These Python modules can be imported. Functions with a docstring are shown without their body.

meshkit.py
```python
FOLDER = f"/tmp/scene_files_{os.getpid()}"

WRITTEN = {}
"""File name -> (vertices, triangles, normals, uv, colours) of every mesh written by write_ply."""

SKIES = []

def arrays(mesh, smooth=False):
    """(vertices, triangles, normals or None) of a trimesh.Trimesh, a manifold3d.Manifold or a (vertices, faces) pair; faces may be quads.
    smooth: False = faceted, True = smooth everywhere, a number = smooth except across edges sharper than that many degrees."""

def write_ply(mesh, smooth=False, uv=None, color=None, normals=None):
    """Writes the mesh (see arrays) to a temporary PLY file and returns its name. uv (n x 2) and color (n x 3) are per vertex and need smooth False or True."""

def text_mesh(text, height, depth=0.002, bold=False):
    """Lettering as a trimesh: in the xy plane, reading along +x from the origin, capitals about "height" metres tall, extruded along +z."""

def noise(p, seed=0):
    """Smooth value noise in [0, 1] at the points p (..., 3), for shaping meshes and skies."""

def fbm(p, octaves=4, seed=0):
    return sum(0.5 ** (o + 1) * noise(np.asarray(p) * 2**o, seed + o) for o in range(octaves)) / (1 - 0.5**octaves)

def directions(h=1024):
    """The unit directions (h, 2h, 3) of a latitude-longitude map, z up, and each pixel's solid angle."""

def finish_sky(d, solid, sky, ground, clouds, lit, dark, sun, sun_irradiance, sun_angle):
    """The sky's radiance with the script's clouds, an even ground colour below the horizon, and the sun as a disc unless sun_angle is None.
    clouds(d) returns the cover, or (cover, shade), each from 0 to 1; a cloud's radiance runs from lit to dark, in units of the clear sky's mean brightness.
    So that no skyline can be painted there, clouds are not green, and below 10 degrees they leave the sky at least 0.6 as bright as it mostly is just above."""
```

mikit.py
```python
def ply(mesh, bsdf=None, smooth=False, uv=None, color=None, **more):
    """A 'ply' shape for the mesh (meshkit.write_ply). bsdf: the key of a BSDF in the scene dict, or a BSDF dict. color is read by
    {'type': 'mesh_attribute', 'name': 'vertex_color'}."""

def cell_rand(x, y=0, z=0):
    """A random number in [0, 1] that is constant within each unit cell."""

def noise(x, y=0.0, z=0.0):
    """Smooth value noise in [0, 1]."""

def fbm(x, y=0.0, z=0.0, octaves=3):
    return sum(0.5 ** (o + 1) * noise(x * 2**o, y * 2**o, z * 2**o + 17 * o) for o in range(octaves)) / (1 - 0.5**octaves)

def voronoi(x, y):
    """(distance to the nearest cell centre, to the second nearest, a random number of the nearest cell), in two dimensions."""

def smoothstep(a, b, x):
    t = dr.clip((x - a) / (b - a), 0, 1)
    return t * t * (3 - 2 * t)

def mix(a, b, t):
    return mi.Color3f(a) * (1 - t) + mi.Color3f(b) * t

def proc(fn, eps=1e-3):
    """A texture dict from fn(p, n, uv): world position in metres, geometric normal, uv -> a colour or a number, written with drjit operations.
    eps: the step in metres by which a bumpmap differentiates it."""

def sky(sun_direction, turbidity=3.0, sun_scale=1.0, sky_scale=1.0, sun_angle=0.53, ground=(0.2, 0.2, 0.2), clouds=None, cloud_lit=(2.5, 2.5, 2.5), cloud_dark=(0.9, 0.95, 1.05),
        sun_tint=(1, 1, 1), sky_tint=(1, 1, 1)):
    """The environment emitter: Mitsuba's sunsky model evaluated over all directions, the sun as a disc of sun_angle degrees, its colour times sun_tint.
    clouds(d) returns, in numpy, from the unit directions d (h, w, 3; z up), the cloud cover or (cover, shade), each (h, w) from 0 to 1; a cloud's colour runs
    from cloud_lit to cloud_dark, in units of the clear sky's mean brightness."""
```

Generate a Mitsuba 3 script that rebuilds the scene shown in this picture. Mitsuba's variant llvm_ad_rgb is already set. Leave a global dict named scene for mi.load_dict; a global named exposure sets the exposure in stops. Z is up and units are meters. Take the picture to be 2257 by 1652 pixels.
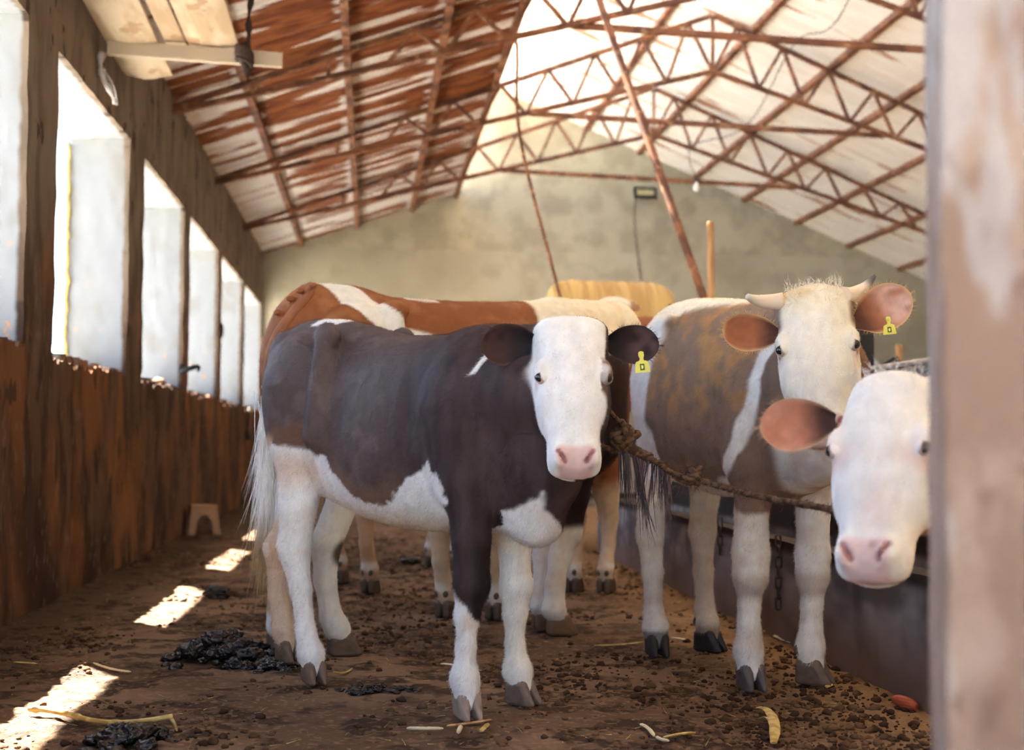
import math, random
import numpy as np, trimesh, mitsuba as mi, drjit as dr, manifold3d as m3
from scipy.interpolate import PchipInterpolator
from scipy.spatial import cKDTree
import mikit, meshkit
from mikit import proc, noise as pn, fbm as pf, smoothstep, mix
T = mi.ScalarTransform4f
scene, labels = {}, {}

# ---------------------------------------------------------------- camera, sky, sun, exposure
W, H, F = 2257, 1652, 3100.0
CAM = np.array([0, 0, 0.8]); VP = (815, 970); ROLL = math.radians(0.5)
def _basis():
    v = np.array([(VP[0]-W/2)/F, -(VP[1]-H/2)/F, 1.0]); v /= np.linalg.norm(v)
    u = np.array([math.sin(ROLL), math.cos(ROLL), 0]); u -= v*(u@v); u /= np.linalg.norm(u)
    return np.array([np.cross(u, v), v, u])
RC = _basis()
scene['camera'] = {'type': 'thinlens', 'fov': math.degrees(2*math.atan(W/2/F)), 'fov_axis': 'x', 'aperture_radius': 0.0085, 'focus_distance': 4.25,
                   'near_clip': 0.05, 'far_clip': 500.0,
                   'to_world': T().look_at(origin=CAM.tolist(), target=(CAM+RC[:, 2]).tolist(), up=RC[:, 1].tolist())}
scene['sky'] = mikit.sky((-0.45, 0.64, 1.0), turbidity=3.5, sun_scale=2.8, sky_scale=1.0, ground=(0.42, 0.41, 0.39), sky_tint=(1.0, 1.0, 0.97), sun_tint=(0.93, 1.0, 1.08))
exposure = 4.4

# ---------------------------------------------------------------- helpers
def at(px, py, x=None, y=None, z=None):
    """World point on the plane x, y or z = const that the photograph shows at this pixel."""
    d = RC @ np.array([(px-W/2)/F, -(py-H/2)/F, 1.0])
    k = (x-CAM[0])/d[0] if x is not None else (y-CAM[1])/d[1] if y is not None else (z-CAM[2])/d[2]
    return CAM + k*d
def put(key, mesh, mat, label=None, cat=None, group=None, kind=None, smooth=False, color=None, uv=None, **more):
    n, k = key, 0
    while n in scene:
        k += 1; n = f'{key}_{k:03d}'
    scene[n] = mesh if isinstance(mesh, dict) else mikit.ply(mesh, mat, smooth=smooth, color=color, uv=uv, **more)
    tag(n, label, cat, group, kind)
    return n
def tag(n, label=None, cat=None, group=None, kind=None):
    d = {k: v for k, v in (('label', label), ('category', cat), ('group', group), ('kind', kind)) if v}
    if d: labels[n] = d
def nkey(key):
    """The next free name for a thing that has no mesh of its own."""
    n, k = key, 0
    while n in labels or n in scene:
        k += 1; n = f'{key}_{k:03d}'
    return n
def cat_m(ms): return trimesh.util.concatenate(ms)
def box(x0, x1, y0, y1, z0, z1):
    b = trimesh.creation.box((x1-x0, y1-y0, z1-z0)); b.apply_translation(((x0+x1)/2, (y0+y1)/2, (z0+z1)/2)); return b
def unit(v): v = np.asarray(v, float); return v/np.linalg.norm(v)
def frame(d, up=(0, 0, 1)):
    d = unit(d); s = np.cross(d, up)
    if np.linalg.norm(s) < 1e-6: s = np.cross(d, (1, 0, 0))
    s = unit(s); return d, s, np.cross(s, d)
def extrude(p0, p1, prof, up=(0, 0, 1)):
    """A straight bar from p0 to p1 whose cross-section is the polygon prof (side, up)."""
    p0, p1 = np.asarray(p0, float), np.asarray(p1, float); d, s, u = frame(p1-p0, up); n = len(prof)
    ring = np.array([a*s+b*u for a, b in prof])
    v = np.vstack([p0+ring, p1+ring])
    tri = trimesh.creation.triangulate_polygon(__import__('shapely').Polygon(prof), engine='earcut')
    f = [[i, (i+1) % n, (i+1) % n+n] for i in range(n)]+[[i, (i+1) % n+n, i+n] for i in range(n)]
    f = np.array(f); cap = np.array(tri[1])
    pv = np.array(tri[0]); idx = cKDTree(np.array(prof)).query(pv)[1]; cap = idx[cap]
    m = trimesh.Trimesh(v, np.vstack([f, cap[:, ::-1], cap+n]), process=False); m.fix_normals(); return m
def angle_bar(p0, p1, a, b, t=0.006, up=(0, 0, 1)):
    return extrude(p0, p1, [(0, 0), (a, 0), (a, t), (t, t), (t, b), (0, b)], up)
def flat_bar(p0, p1, w, h, up=(0, 0, 1)):
    return extrude(p0, p1, [(-w/2, -h/2), (w/2, -h/2), (w/2, h/2), (-w/2, h/2)], up)
def tube(pts, rad, n=8, close=True, ref=(0, 0, 1)):
    """A tube through the points with a radius (or radii); flat=... squashes it."""
    pts = np.asarray(pts, float); m = len(pts); rad = np.broadcast_to(np.asarray(rad, float), (m,))
    tg = np.gradient(pts, axis=0); tg /= np.linalg.norm(tg, axis=1, keepdims=True)+1e-12
    s = np.cross(tg[0], ref)
    if np.linalg.norm(s) < 1e-3: s = np.cross(tg[0], (1, 0.3, 0))
    out = []; a = np.arange(n)*2*math.pi/n
    for i in range(m):
        s = s-tg[i]*(s@tg[i]); s /= np.linalg.norm(s)+1e-12; u = np.cross(tg[i], s)
        out.append(pts[i]+rad[i]*(np.cos(a)[:, None]*s+np.sin(a)[:, None]*u))
    v = np.vstack(out); f = []
    for i in range(m-1):
        for j in range(n):
            p, q = i*n+j, i*n+(j+1) % n
            f += [[p, q, q+n], [p, q+n, p+n]]
    if close:
        v = np.vstack([v, pts[:1], pts[-1:]]); c0 = m*n
        f += [[c0, (j+1) % n, j] for j in range(n)]+[[c0+1, (m-1)*n+j, (m-1)*n+(j+1) % n] for j in range(n)]
    return trimesh.Trimesh(v, f, process=False)
def spline(pts, n):
    pts = np.asarray(pts, float); t = np.r_[0, np.cumsum(np.linalg.norm(np.diff(pts, axis=0), axis=1))]
    from scipy.interpolate import CubicSpline
    return CubicSpline(t, pts)(np.linspace(0, t[-1], n))
def man(m): return m3.Manifold(m3.Mesh(np.asarray(m.vertices, np.float32), np.asarray(m.faces, np.uint32)))
def tri(m):
    q = m.to_mesh(); return trimesh.Trimesh(np.array(q.vert_properties[:, :3], float), np.array(q.tri_verts), process=False)
def rough(mesh, amp, freq, seed=0, octaves=3):
    v = np.array(mesh.vertices)
    for k in range(3): v[:, k] += amp*(meshkit.fbm(mesh.vertices*freq+17.3*k, octaves, seed+k)-0.5)*2
    return trimesh.Trimesh(v, mesh.faces, process=False)
def lump(r, seed, squash=(1, 1, 0.7), sub=2, amp=0.35, freq=1.3):
    s = trimesh.creation.icosphere(subdivisions=sub, radius=1.0); v = np.array(s.vertices)
    v *= (1+amp*(meshkit.fbm(v*freq+seed*7.7, 3, seed)-0.5)*2)[:, None]
    return trimesh.Trimesh(v*np.asarray(squash)*r, s.faces, process=False)

# ---------------------------------------------------------------- materials
def rgb(*c): return {'type': 'rgb', 'value': list(c)}
def srgb(r, g, b): return tuple(((c/255)/12.92 if c/255 <= 0.04045 else ((c/255+0.055)/1.055)**2.4) for c in (r, g, b))
def mat(key, color, rough=0.8, spec=0.25, bump=None, scale=1.0, **kw):
    c = color if isinstance(color, dict) else rgb(*color)
    b = {'type': 'principled', 'base_color': c, 'roughness': rough, 'specular': spec, **kw}
    if bump is not None: b = {'type': 'bumpmap', 'arbitrary': proc(bump), 'scale': scale, 'bsdf': b}
    scene[key] = {'type': 'twosided', 'bsdf': b} if kw.get('spec_trans') is None else b
VC = {'type': 'mesh_attribute', 'name': 'vertex_color'}
# ---------------------------------------------------------------- setting: walls, floor, roof
WX, YB, Y0 = -1.56, 20.53, -1.6
XR = 8.7
zl = lambda x: 3.5+0.335*(x-WX)            # underside of the left roof slope
zr = lambda x: 5.40-0.42*(x-3.3)           # underside of the right roof slope
SILL, HEAD, TH = 1.235, 2.735, 0.397
WINS = [(-0.95, 1.13), (1.75, 3.84), (4.45, 6.516), (7.13, 9.226), (9.84, 11.92), (12.32, 14.59), (14.96, 17.34), (17.66, 20.40)]

def left_wall_col(p, n, uv):
    streak = pf(p.y*8+2.0*pf(p.y*2, p.z*2, 5, 2), p.z*2.6, p.x*9, 5); blot = pf(p.y*1.3, p.z*1.1, 3, 4); fine = pf(p.y*30, p.z*14, 2, 2)
    up = mix((0.165, 0.13, 0.098), (0.115, 0.085, 0.062), smoothstep(0.35, 0.7, streak))
    low = mix((0.088, 0.045, 0.025), (0.036, 0.0155, 0.0085), smoothstep(0.3, 0.68, streak))
    low = mix(low, (0.155, 0.056, 0.019), smoothstep(0.44, 0.68, pf(p.y*3.1, p.z*1.8, 9, 4))*0.8)
    low = mix(low, (0.02, 0.011, 0.008), smoothstep(0.45, 0.72, blot)*smoothstep(1.1, 0.1, p.z)*0.9)
    low = mix(low, (0.16, 0.12, 0.09), smoothstep(0.66, 0.8, fine)*0.3)
    c = mix(low, up, smoothstep(1.0, 2.3, p.z+0.7*(blot-0.5)))
    hole = smoothstep(0.69, 0.74, pf(p.y*8, p.z*4.0, 31, 4))
    c = mix(c, (0.035, 0.02, 0.015), hole*0.85)
    white = mix((0.232, 0.248, 0.264), (0.19, 0.178, 0.16), smoothstep(0.5, 0.8, pf(p.y*5, p.z*5, p.x*5, 3))*0.5)
    white = mix(white, (0.50, 0.24, 0.10), smoothstep(0.7, 0.78, pf(p.y*16, p.z*16, p.x*16, 3))*smoothstep(2.0, 1.3, p.z)*0.8)
    inside = smoothstep(WX-0.045, WX-0.02, p.x+0.02*(fine-0.5))
    return mix(white, c, inside)
mat('m_left_wall', proc(left_wall_col), 0.9, 0.2, lambda p, n, uv: pf(p.y*14, p.z*8, p.x*14, 4), 0.012)
def gable_col(p, n, uv):
    a = pf(p.x*0.9, p.z*0.9, 5, 4); b = pf(p.x*4, p.z*4, 8, 4); s = pf(p.x*6, p.z*0.7, 1, 3)
    c = mix((0.43, 0.40, 0.30), (0.345, 0.315, 0.232), smoothstep(0.3, 0.7, a))
    c = mix(c, (0.30, 0.268, 0.19), smoothstep(0.45, 0.8, b)*0.5)
    line = smoothstep(3.55, 3.62, p.z+0.06*(b-0.5)+0.03*(a-0.5))
    c = mix(c, mix((0.42, 0.385, 0.275), (0.27, 0.238, 0.165), smoothstep(0.35, 0.7, pf(p.x*4.2, p.z*4.2, 2, 5))), line*0.55)
    c = mix(c, (0.33, 0.27, 0.19), smoothstep(0.52, 0.75, s)*smoothstep(2.4, 0.6, p.z)*0.45)
    return c
mat('m_gable', proc(gable_col), 0.95, 0.1, lambda p, n, uv: pf(p.x*9, p.z*9, 0, 4), 0.02)
def floor_col(p, n, uv):
    a = pf(p.x*2.2, p.y*2.2, 0, 5); b = pf(p.x*11, p.y*11, 4, 4); f = pf(p.x*60, p.y*60, 6, 2)
    c = mix((0.195, 0.118, 0.068), (0.108, 0.060, 0.034), smoothstep(0.3, 0.62, a))
    c = mix(c, (0.030, 0.015, 0.009), smoothstep(0.47, 0.66, b)*0.85)
    c = mix(c, (0.27, 0.165, 0.09), smoothstep(0.55, 0.8, f)*0.45)
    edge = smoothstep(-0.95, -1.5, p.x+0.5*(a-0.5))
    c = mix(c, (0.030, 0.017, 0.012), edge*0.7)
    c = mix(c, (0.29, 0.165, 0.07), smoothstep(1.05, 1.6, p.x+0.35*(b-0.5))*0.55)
    return c
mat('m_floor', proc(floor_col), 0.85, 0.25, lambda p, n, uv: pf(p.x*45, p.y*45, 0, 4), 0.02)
def rust_left(p, n, uv):
    st = pf(p.x*0.9, p.y*7.5, 0, 5); big = pf(p.x*0.8, p.y*0.35, 4, 3)
    band = smoothstep(-1.25, -0.70, p.x)*smoothstep(1.35, 0.95, p.x)
    near = smoothstep(17.5, 10, p.y)*0.10
    gap = dr.abs(p.x+0.24-0.8*dr.round((p.x+0.24)/0.8))
    m = smoothstep(0.475, 0.555, st+0.16*(big-0.5)+0.21*band-0.150+near-0.10*smoothstep(0.10, 0.03, gap))
    r = mix((0.245, 0.078, 0.028), (0.145, 0.038, 0.015), smoothstep(0.35, 0.7, pf(p.x*5, p.y*11, 2, 3)))
    w = mix((0.74, 0.71, 0.68), (0.60, 0.55, 0.50), smoothstep(0.4, 0.7, pf(p.x*1.5, p.y*9, 7, 3)))
    return mix(w, r, m)
mat('m_roof_left', proc(rust_left), 0.7, 0.3)
def rust_right(p, n, uv):
    st = pf(p.x*1.2, p.y*9, 11, 4); big = pf(p.x*0.7, p.y*0.7, 4, 3)
    w = mix((0.80, 0.78, 0.72), (0.74, 0.715, 0.655), smoothstep(0.4, 0.7, pf(p.x*1.0, p.y*6, 7, 3)))
    m = smoothstep(0.70, 0.74, st+0.3*(big-0.5))
    return mix(w, (0.30, 0.12, 0.045), m*0.85)
mat('m_roof_right', proc(rust_right), 0.7, 0.3)
def steel_col(p, n, uv):
    a = pf(p.x*6, p.y*6, p.z*6, 4)
    c = mix((0.23, 0.092, 0.042), (0.105, 0.042, 0.026), smoothstep(0.35, 0.65, a))
    return mix(c, (0.42, 0.24, 0.13), smoothstep(0.62, 0.75, pf(p.x*17, p.y*17, p.z*17, 2))*0.6)
mat('m_steel', proc(steel_col), 0.7, 0.35)
mat('m_steel_dark', (0.055, 0.032, 0.026), 0.6, 0.4)
def pillar_col(p, n, uv):
    a = pf(p.x*22+p.y*9, p.z*9, 1, 4); b = pf(p.x*40+p.y*16, p.z*20, 3, 3)
    c = mix((0.40, 0.285, 0.215), (0.28, 0.18, 0.13), smoothstep(0.35, 0.65, a))
    wh = smoothstep(0.46, 0.62, pf(p.x*26+p.y*9, p.z*7, 8, 4)+0.30*(smoothstep(0.75, 1.35, p.z)-0.55))  # white mottle, increased with height to paint in light on the top
    c = mix(c, (0.50, 0.49, 0.485), wh*0.42)
    return mix(c, (0.18, 0.105, 0.075), smoothstep(0.62, 0.74, b)*0.5)
mat('m_pillar', proc(pillar_col), 0.9, 0.2, lambda p, n, uv: pf(p.x*20, p.y*20, p.z*14, 3), 0.01)
def trough_col(p, n, uv):
    a = pf(p.x*3, p.y*2.5, p.z*5, 4)
    c = mix((0.34, 0.33, 0.34), (0.13, 0.115, 0.115), smoothstep(0.3, 0.65, a))
    c = mix(c, (0.07, 0.05, 0.045), smoothstep(0.45, 0.7, pf(p.y*5, p.z*1.5, 3, 4))*0.7)
    c = mix(c, (0.045, 0.033, 0.026), smoothstep(0.4, 0.7, n.z))  # top faces painted darker to mute the light they catch
    c = mix(c, (0.035, 0.027, 0.022), smoothstep(0.34, 0.38, p.z))  # rim band painted dark, shade put into the colour
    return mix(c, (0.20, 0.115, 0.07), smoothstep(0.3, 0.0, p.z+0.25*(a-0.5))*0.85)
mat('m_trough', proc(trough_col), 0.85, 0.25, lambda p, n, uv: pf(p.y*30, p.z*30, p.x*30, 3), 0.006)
mat('m_ground', (0.50, 0.49, 0.47), 0.95, 0.1)

# left wall with its window openings, crumbled sills
rng = np.random.default_rng(5)
wall = m3.Manifold.cube((TH, YB+0.35-Y0, 3.75)).translate((WX-TH, Y0, -0.15))
wall = wall.trim_by_plane((0.335, 0, -1), -(3.46-0.335*WX))
cuts = []
for y0, y1 in WINS:
    c = m3.Manifold.cube((TH+0.2, y1-y0, HEAD-SILL)).translate((WX-TH-0.1, y0, SILL)); cuts.append(c)
    y = y0+0.02
    while y < y1-0.05:
        w = rng.uniform(0.04, 0.13); h = rng.uniform(0.015, 0.06)*(1.4 if y < (y0+y1)/2 else 0.8)
        s = lump(1, int(rng.integers(1e6)), (0.09, w*0.7, h), 1, 0.4); s.apply_translation((WX+0.01, y, SILL)); cuts.append(man(s)); y += w*1.25
wall = (wall-m3.Manifold.batch_boolean(cuts, m3.OpType.Add)).refine_to_length(0.11)
wall = rough(tri(wall), 0.011, 4.5, 3, 3)
put('wall_left', wall, 'm_left_wall', 'plastered left wall with tall unglazed window openings, stained rust brown below the sills', kind='structure', smooth=35)
# yellow foam seal at the far edge of the second opening in view
pts = np.array([(WX-TH+0.02+0.006*rng.standard_normal(), 9.20+0.008*rng.standard_normal(), z) for z in np.linspace(SILL+0.02, HEAD-0.05, 40)])
put('wall_left__foam_seal', tube(pts, 0.009+0.007*rng.random(40), 7), 'm_yellow', label='yellow foam seal down the window edge', smooth=True)
mat('m_yellow', (0.42, 0.29, 0.09), 0.8)

# gable wall
prof = [(WX-TH, -0.1), (XR+0.35, -0.1), (XR+0.35, zr(XR+0.35)+0.008), (1.2, zr(1.2)+0.008), (1.2, zl(1.2)+0.008), (WX-TH, zl(WX-TH)+0.008)]
cs = m3.CrossSection([prof]); g = cs.extrude(0.3).rotate((90, 0, 0)).translate((0, YB+0.3, 0)).refine_to_length(0.2)
put('wall_back', rough(tri(g), 0.012, 2.2, 9, 3), 'm_gable', 'beige plastered gable wall at the far end of the barn', kind='structure', smooth=35)
# right wall, out of view, kept closed but for one opening to limit light
rw = m3.Manifold.cube((0.35, YB+0.3-Y0, 3.1)).translate((XR, Y0, -0.1)).trim_by_plane((-0.42, 0, -1), -(0.42*XR+zr(XR)-0.02))
rw = rw-m3.Manifold.cube((0.6, 1.2, 1.0)).translate((XR-0.1, 12.0, 1.3))
put('wall_right', tri(rw), 'm_gable', kind='structure')

# unseen front wall added on the right to block daylight; the left stays open
fp = [(1.15, -0.1), (XR+0.35, -0.1), (XR+0.35, zr(XR+0.35)-0.02), (1.15, zr(1.15)-0.02)]
put('wall_front_added', tri(m3.CrossSection([fp]).extrude(0.3).rotate((90, 0, 0)).translate((0, Y0, 0))), 'm_gable', kind='structure')

# floor: trodden dirt, finer near the camera
def floor_z(x, y):
    p = np.stack([x, y, 0*x], -1)
    z = 0.020*(meshkit.fbm(p*2.3, 3, 1)-0.5)+0.016*(meshkit.fbm(p*9, 3, 2)-0.5)
    c = meshkit.fbm(p*26, 3, 4); z += 0.022*np.clip(c-0.52, 0, 1)
    return z-0.004
def grid(xs, ys):
    X, Y = np.meshgrid(xs, ys); v = np.stack([X, Y, floor_z(X, Y)], -1).reshape(-1, 3); n = len(xs)
    i, j = np.meshgrid(np.arange(len(ys)-1), np.arange(n-1), indexing='ij'); a = (i*n+j).ravel()
    return v, np.vstack([np.c_[a, a+1, a+n+1], np.c_[a, a+n+1, a+n]])
ys = [-1.6]
while ys[-1] < YB: ys.append(ys[-1]+(0.25 if ys[-1] < 2.7 else 0.013+0.0022*(ys[-1]-2.7)**1.5))
ys = np.array(ys)
xs = np.r_[np.arange(WX-0.05, 1.70, 0.016), np.arange(1.72, XR+0.1, 0.35)]
v, f = grid(xs, ys)
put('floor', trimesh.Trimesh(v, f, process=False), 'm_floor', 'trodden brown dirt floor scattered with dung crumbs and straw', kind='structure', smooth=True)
g = trimesh.Trimesh([(-80, -80, -0.06), (80, -80, -0.06), (80, 100, -0.06), (-80, 100, -0.06)], [[0, 1, 2], [0, 2, 3]], process=False)
put('ground', g, 'm_ground', kind='structure')

# roof: ribbed sheets laid side by side on each slope
def sheet(x0, x1, zf, y0, y1, ribs, hgt, t=0.012):
    ys_, zs_ = [], []; n = ribs; w = (y1-y0)/n
    for i in range(n):
        for a, b in ((0.0, 0), (0.66, 0), (0.74, 1), (0.92, 1)): ys_.append(y0+(i+a)*w); zs_.append(b*hgt)
    ys_.append(y1); zs_.append(0); k = len(ys_); ys_, zs_ = np.array(ys_), np.array(zs_)
    v = []
    for x in (x0, x1):
        v += [(x, y, zf(x)+z) for y, z in zip(ys_, zs_)]+[(x, y, zf(x)+z+t) for y, z in zip(ys_, zs_)]
    f = []
    for i in range(k-1):
        b0, b1, t0, t1 = i, i+2*k, i+k, i+3*k
        f += [[b0, b0+1, b1+1], [b0, b1+1, b1], [t0, t1+1, t0+1], [t0, t1, t1+1], [b0, t0, t0+1], [b0, t0+1, b0+1], [b1, b1+1, t1+1], [b1, t1+1, t1]]
    for e in (0, k-1): f += [[e, e+2*k, e+3*k], [e, e+3*k, e+k]]
    m = trimesh.Trimesh(v, f, process=False); m.fix_normals(); return m
tag('ceiling', 'sheet roof of two slopes, the left one badly rusted, the right one pale', kind='structure')
PITCH = 0.94
n_s = int(round((YB+0.3+1.9)/PITCH))
for i in range(n_s):
    a = -1.9+i*PITCH
    put('ceiling__roof_sheet', sheet(-2.32, 1.25, zl, a, a+PITCH-0.004, 4, 0.014), 'm_roof_left')
for i in range(n_s):
    a = -1.9+i*PITCH
    put('ceiling__roof_sheet', sheet(1.0, XR+0.75, zr, a, a+PITCH-0.004, 4, 0.014), 'm_roof_right')
# purlins under the sheets
def purlin(x, zf, y0, y1, label, sz=0.055):
    z = zf(x)-0.004; s = sz
    m = extrude((x, y0, z-s), (x, y1, z-s), [(0, 0), (s, 0), (s, 0.007), (0.007, 0.007), (0.007, s-0.007), (s, s-0.007), (s, s), (0, s)])
    put('roof_purlin', m, 'm_steel', label, 'purlin', 'purlins under the roof sheets')
ORD = ['lowest', 'second lowest', 'third', 'fourth', 'fifth', 'sixth', 'seventh', 'eighth', 'ninth']
for x, w in ((-1.04, 'rust flecked purlin nearest the left wall, under the rusted roof slope'), (-0.24, 'middle purlin of the rusted left roof slope'), (0.56, 'rusty purlin next to the open ridge on the left roof slope'), (1.2, 'rusty edge purlin along the bright open gap at the top of the left slope')):
    purlin(x, zl, -0.9, YB, w, 0.06)
for i, x in enumerate((7.13, 6.33, 5.53, 4.78, 3.93, 3.13)):
    purlin(x, zr, -0.9, YB, ['orange rusty purlin lowest on the pale right roof slope, by the blurred pillar', 'second purlin up from the eave on the pale right roof slope', 'third purlin up from the eave on the pale right roof slope', 'rusty purlin of the pale right slope that ends at the gable above the light bulb', 'purlin second from the top of the pale right roof slope', 'topmost purlin in view on the pale right roof slope, by the bright gap'][i], 0.06)
purlin(1.06, zr, -0.9, YB, 'edge purlin at the upper rim of the pale right roof slope', 0.06)
purlin(7.93, zr, -0.9, YB, 'purlin right at the eave of the pale right slope', 0.06)

# roof trusses: angle-iron chords, zigzag web, a level tie
def truss(Y, label):
    t = nkey('roof_truss'); tag(t, label, 'roof truss', 'scissor trusses across the barn')
    PK, BK = (3.52, 5.21), (3.52, 4.62); L = (WX-0.02, 3.36); Rr = (XR+0.02, 2.95)
    top = lambda x: np.interp(x, [L[0], PK[0], Rr[0]], [L[1], PK[1], Rr[1]])
    bot = lambda x: np.interp(x, [L[0], BK[0], Rr[0]], [L[1]-0.03, BK[1], Rr[1]-0.05])
    P = lambda x, z: (x, Y, z)
    for xa, xb in ((L[0], PK[0]), (PK[0], Rr[0])):
        put(t+'__top_chord', angle_bar(P(xa, top(xa)), P(xb, top(xb)), 0.055, 0.055), 'm_steel')
        put(t+'__bottom_chord', angle_bar(P(xa, bot(xa)), P(xb, bot(xb)), 0.055, 0.055), 'm_steel')
    put(t+'__tie', flat_bar(P(1.60, bot(1.60)+0.02), P(5.36, bot(5.36)+0.01), 0.045, 0.05), 'm_steel')
    def web(x0, z0, x1, z1): put(t+'__web_bar', flat_bar(P(x0, z0+0.02), P(x1, z1+0.02), 0.03, 0.034), 'm_steel')
    for x in (-0.95, -0.35): web(x, bot(x), x, top(x))
    for sgn, n, x0 in ((1, 7, 0.10), (-1, 7, 6.94)):
        st = (PK[0]-x0)/n
        for i in range(n):
            a, b, m = x0+i*st, x0+(i+1)*st, x0+(i+0.45)*st
            web(a, bot(a), m, top(m)); web(m+0.02*sgn, top(m), b, bot(b))
    web(PK[0], bot(PK[0]), PK[0], top(PK[0]))
    for x in (7.4, 7.9): web(x, bot(x), x, top(x))
for Y, w in ((11.12, 'nearest rusty scissor truss, its left end just beyond the hanging boards'), (14.2, 'second rusty scissor truss, between the nearest truss and the one by the gable'), (17.26, 'farthest rusty scissor truss, close to the gable wall')):
    truss(Y, w)

# blurred pillar in the foreground
c = trimesh.creation.box((0.42, 0.42, 4.6)); c.apply_translation((0.21, 0.21, 2.28))
c.apply_transform(trimesh.transformations.rotation_matrix(math.radians(-20), (0, 0, 1))); c.apply_translation((0.549, 1.30, 0))
c = tri(man(c).refine_to_length(0.05))
put('pillar', rough(c, 0.008, 9, 4, 3), 'm_pillar', 'rough plastered pillar filling the right edge of the view, close and blurred', 'pillar', smooth=40)
# ---------------------------------------------------------------- bodies: one smooth field per animal, meshed by surface nets
class Frame:
    """Origin o, axes u (along), v (side), w (up); loc() gives local coordinates."""
    def __init__(s, o, u, w):
        s.o = np.asarray(o, float); s.u = unit(u); w = np.asarray(w, float); s.w = unit(w-s.u*(w@s.u)); s.v = np.cross(s.w, s.u)
        s.R = np.array([s.u, s.v, s.w])
    def loc(s, p): return (np.asarray(p)-s.o)@s.R.T
    def glo(s, q): return s.o+np.asarray(q, float)@s.R
class Cone:
    def __init__(s, a, b, ra, rb, k=0.03): s.a, s.b, s.ra, s.rb, s.k = np.asarray(a, float), np.asarray(b, float), ra, rb, k; s.d = s.b-s.a; s.L2 = max(s.d@s.d, 1e-9)
    def __call__(s, p):
        h = np.clip(((p-s.a)@s.d)/s.L2, 0, 1)
        return np.linalg.norm(p-s.a-h[:, None]*s.d, axis=1)-(s.ra+(s.rb-s.ra)*h)
    def bounds(s): r = max(s.ra, s.rb); return np.minimum(s.a, s.b)-r, np.maximum(s.a, s.b)+r
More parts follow.
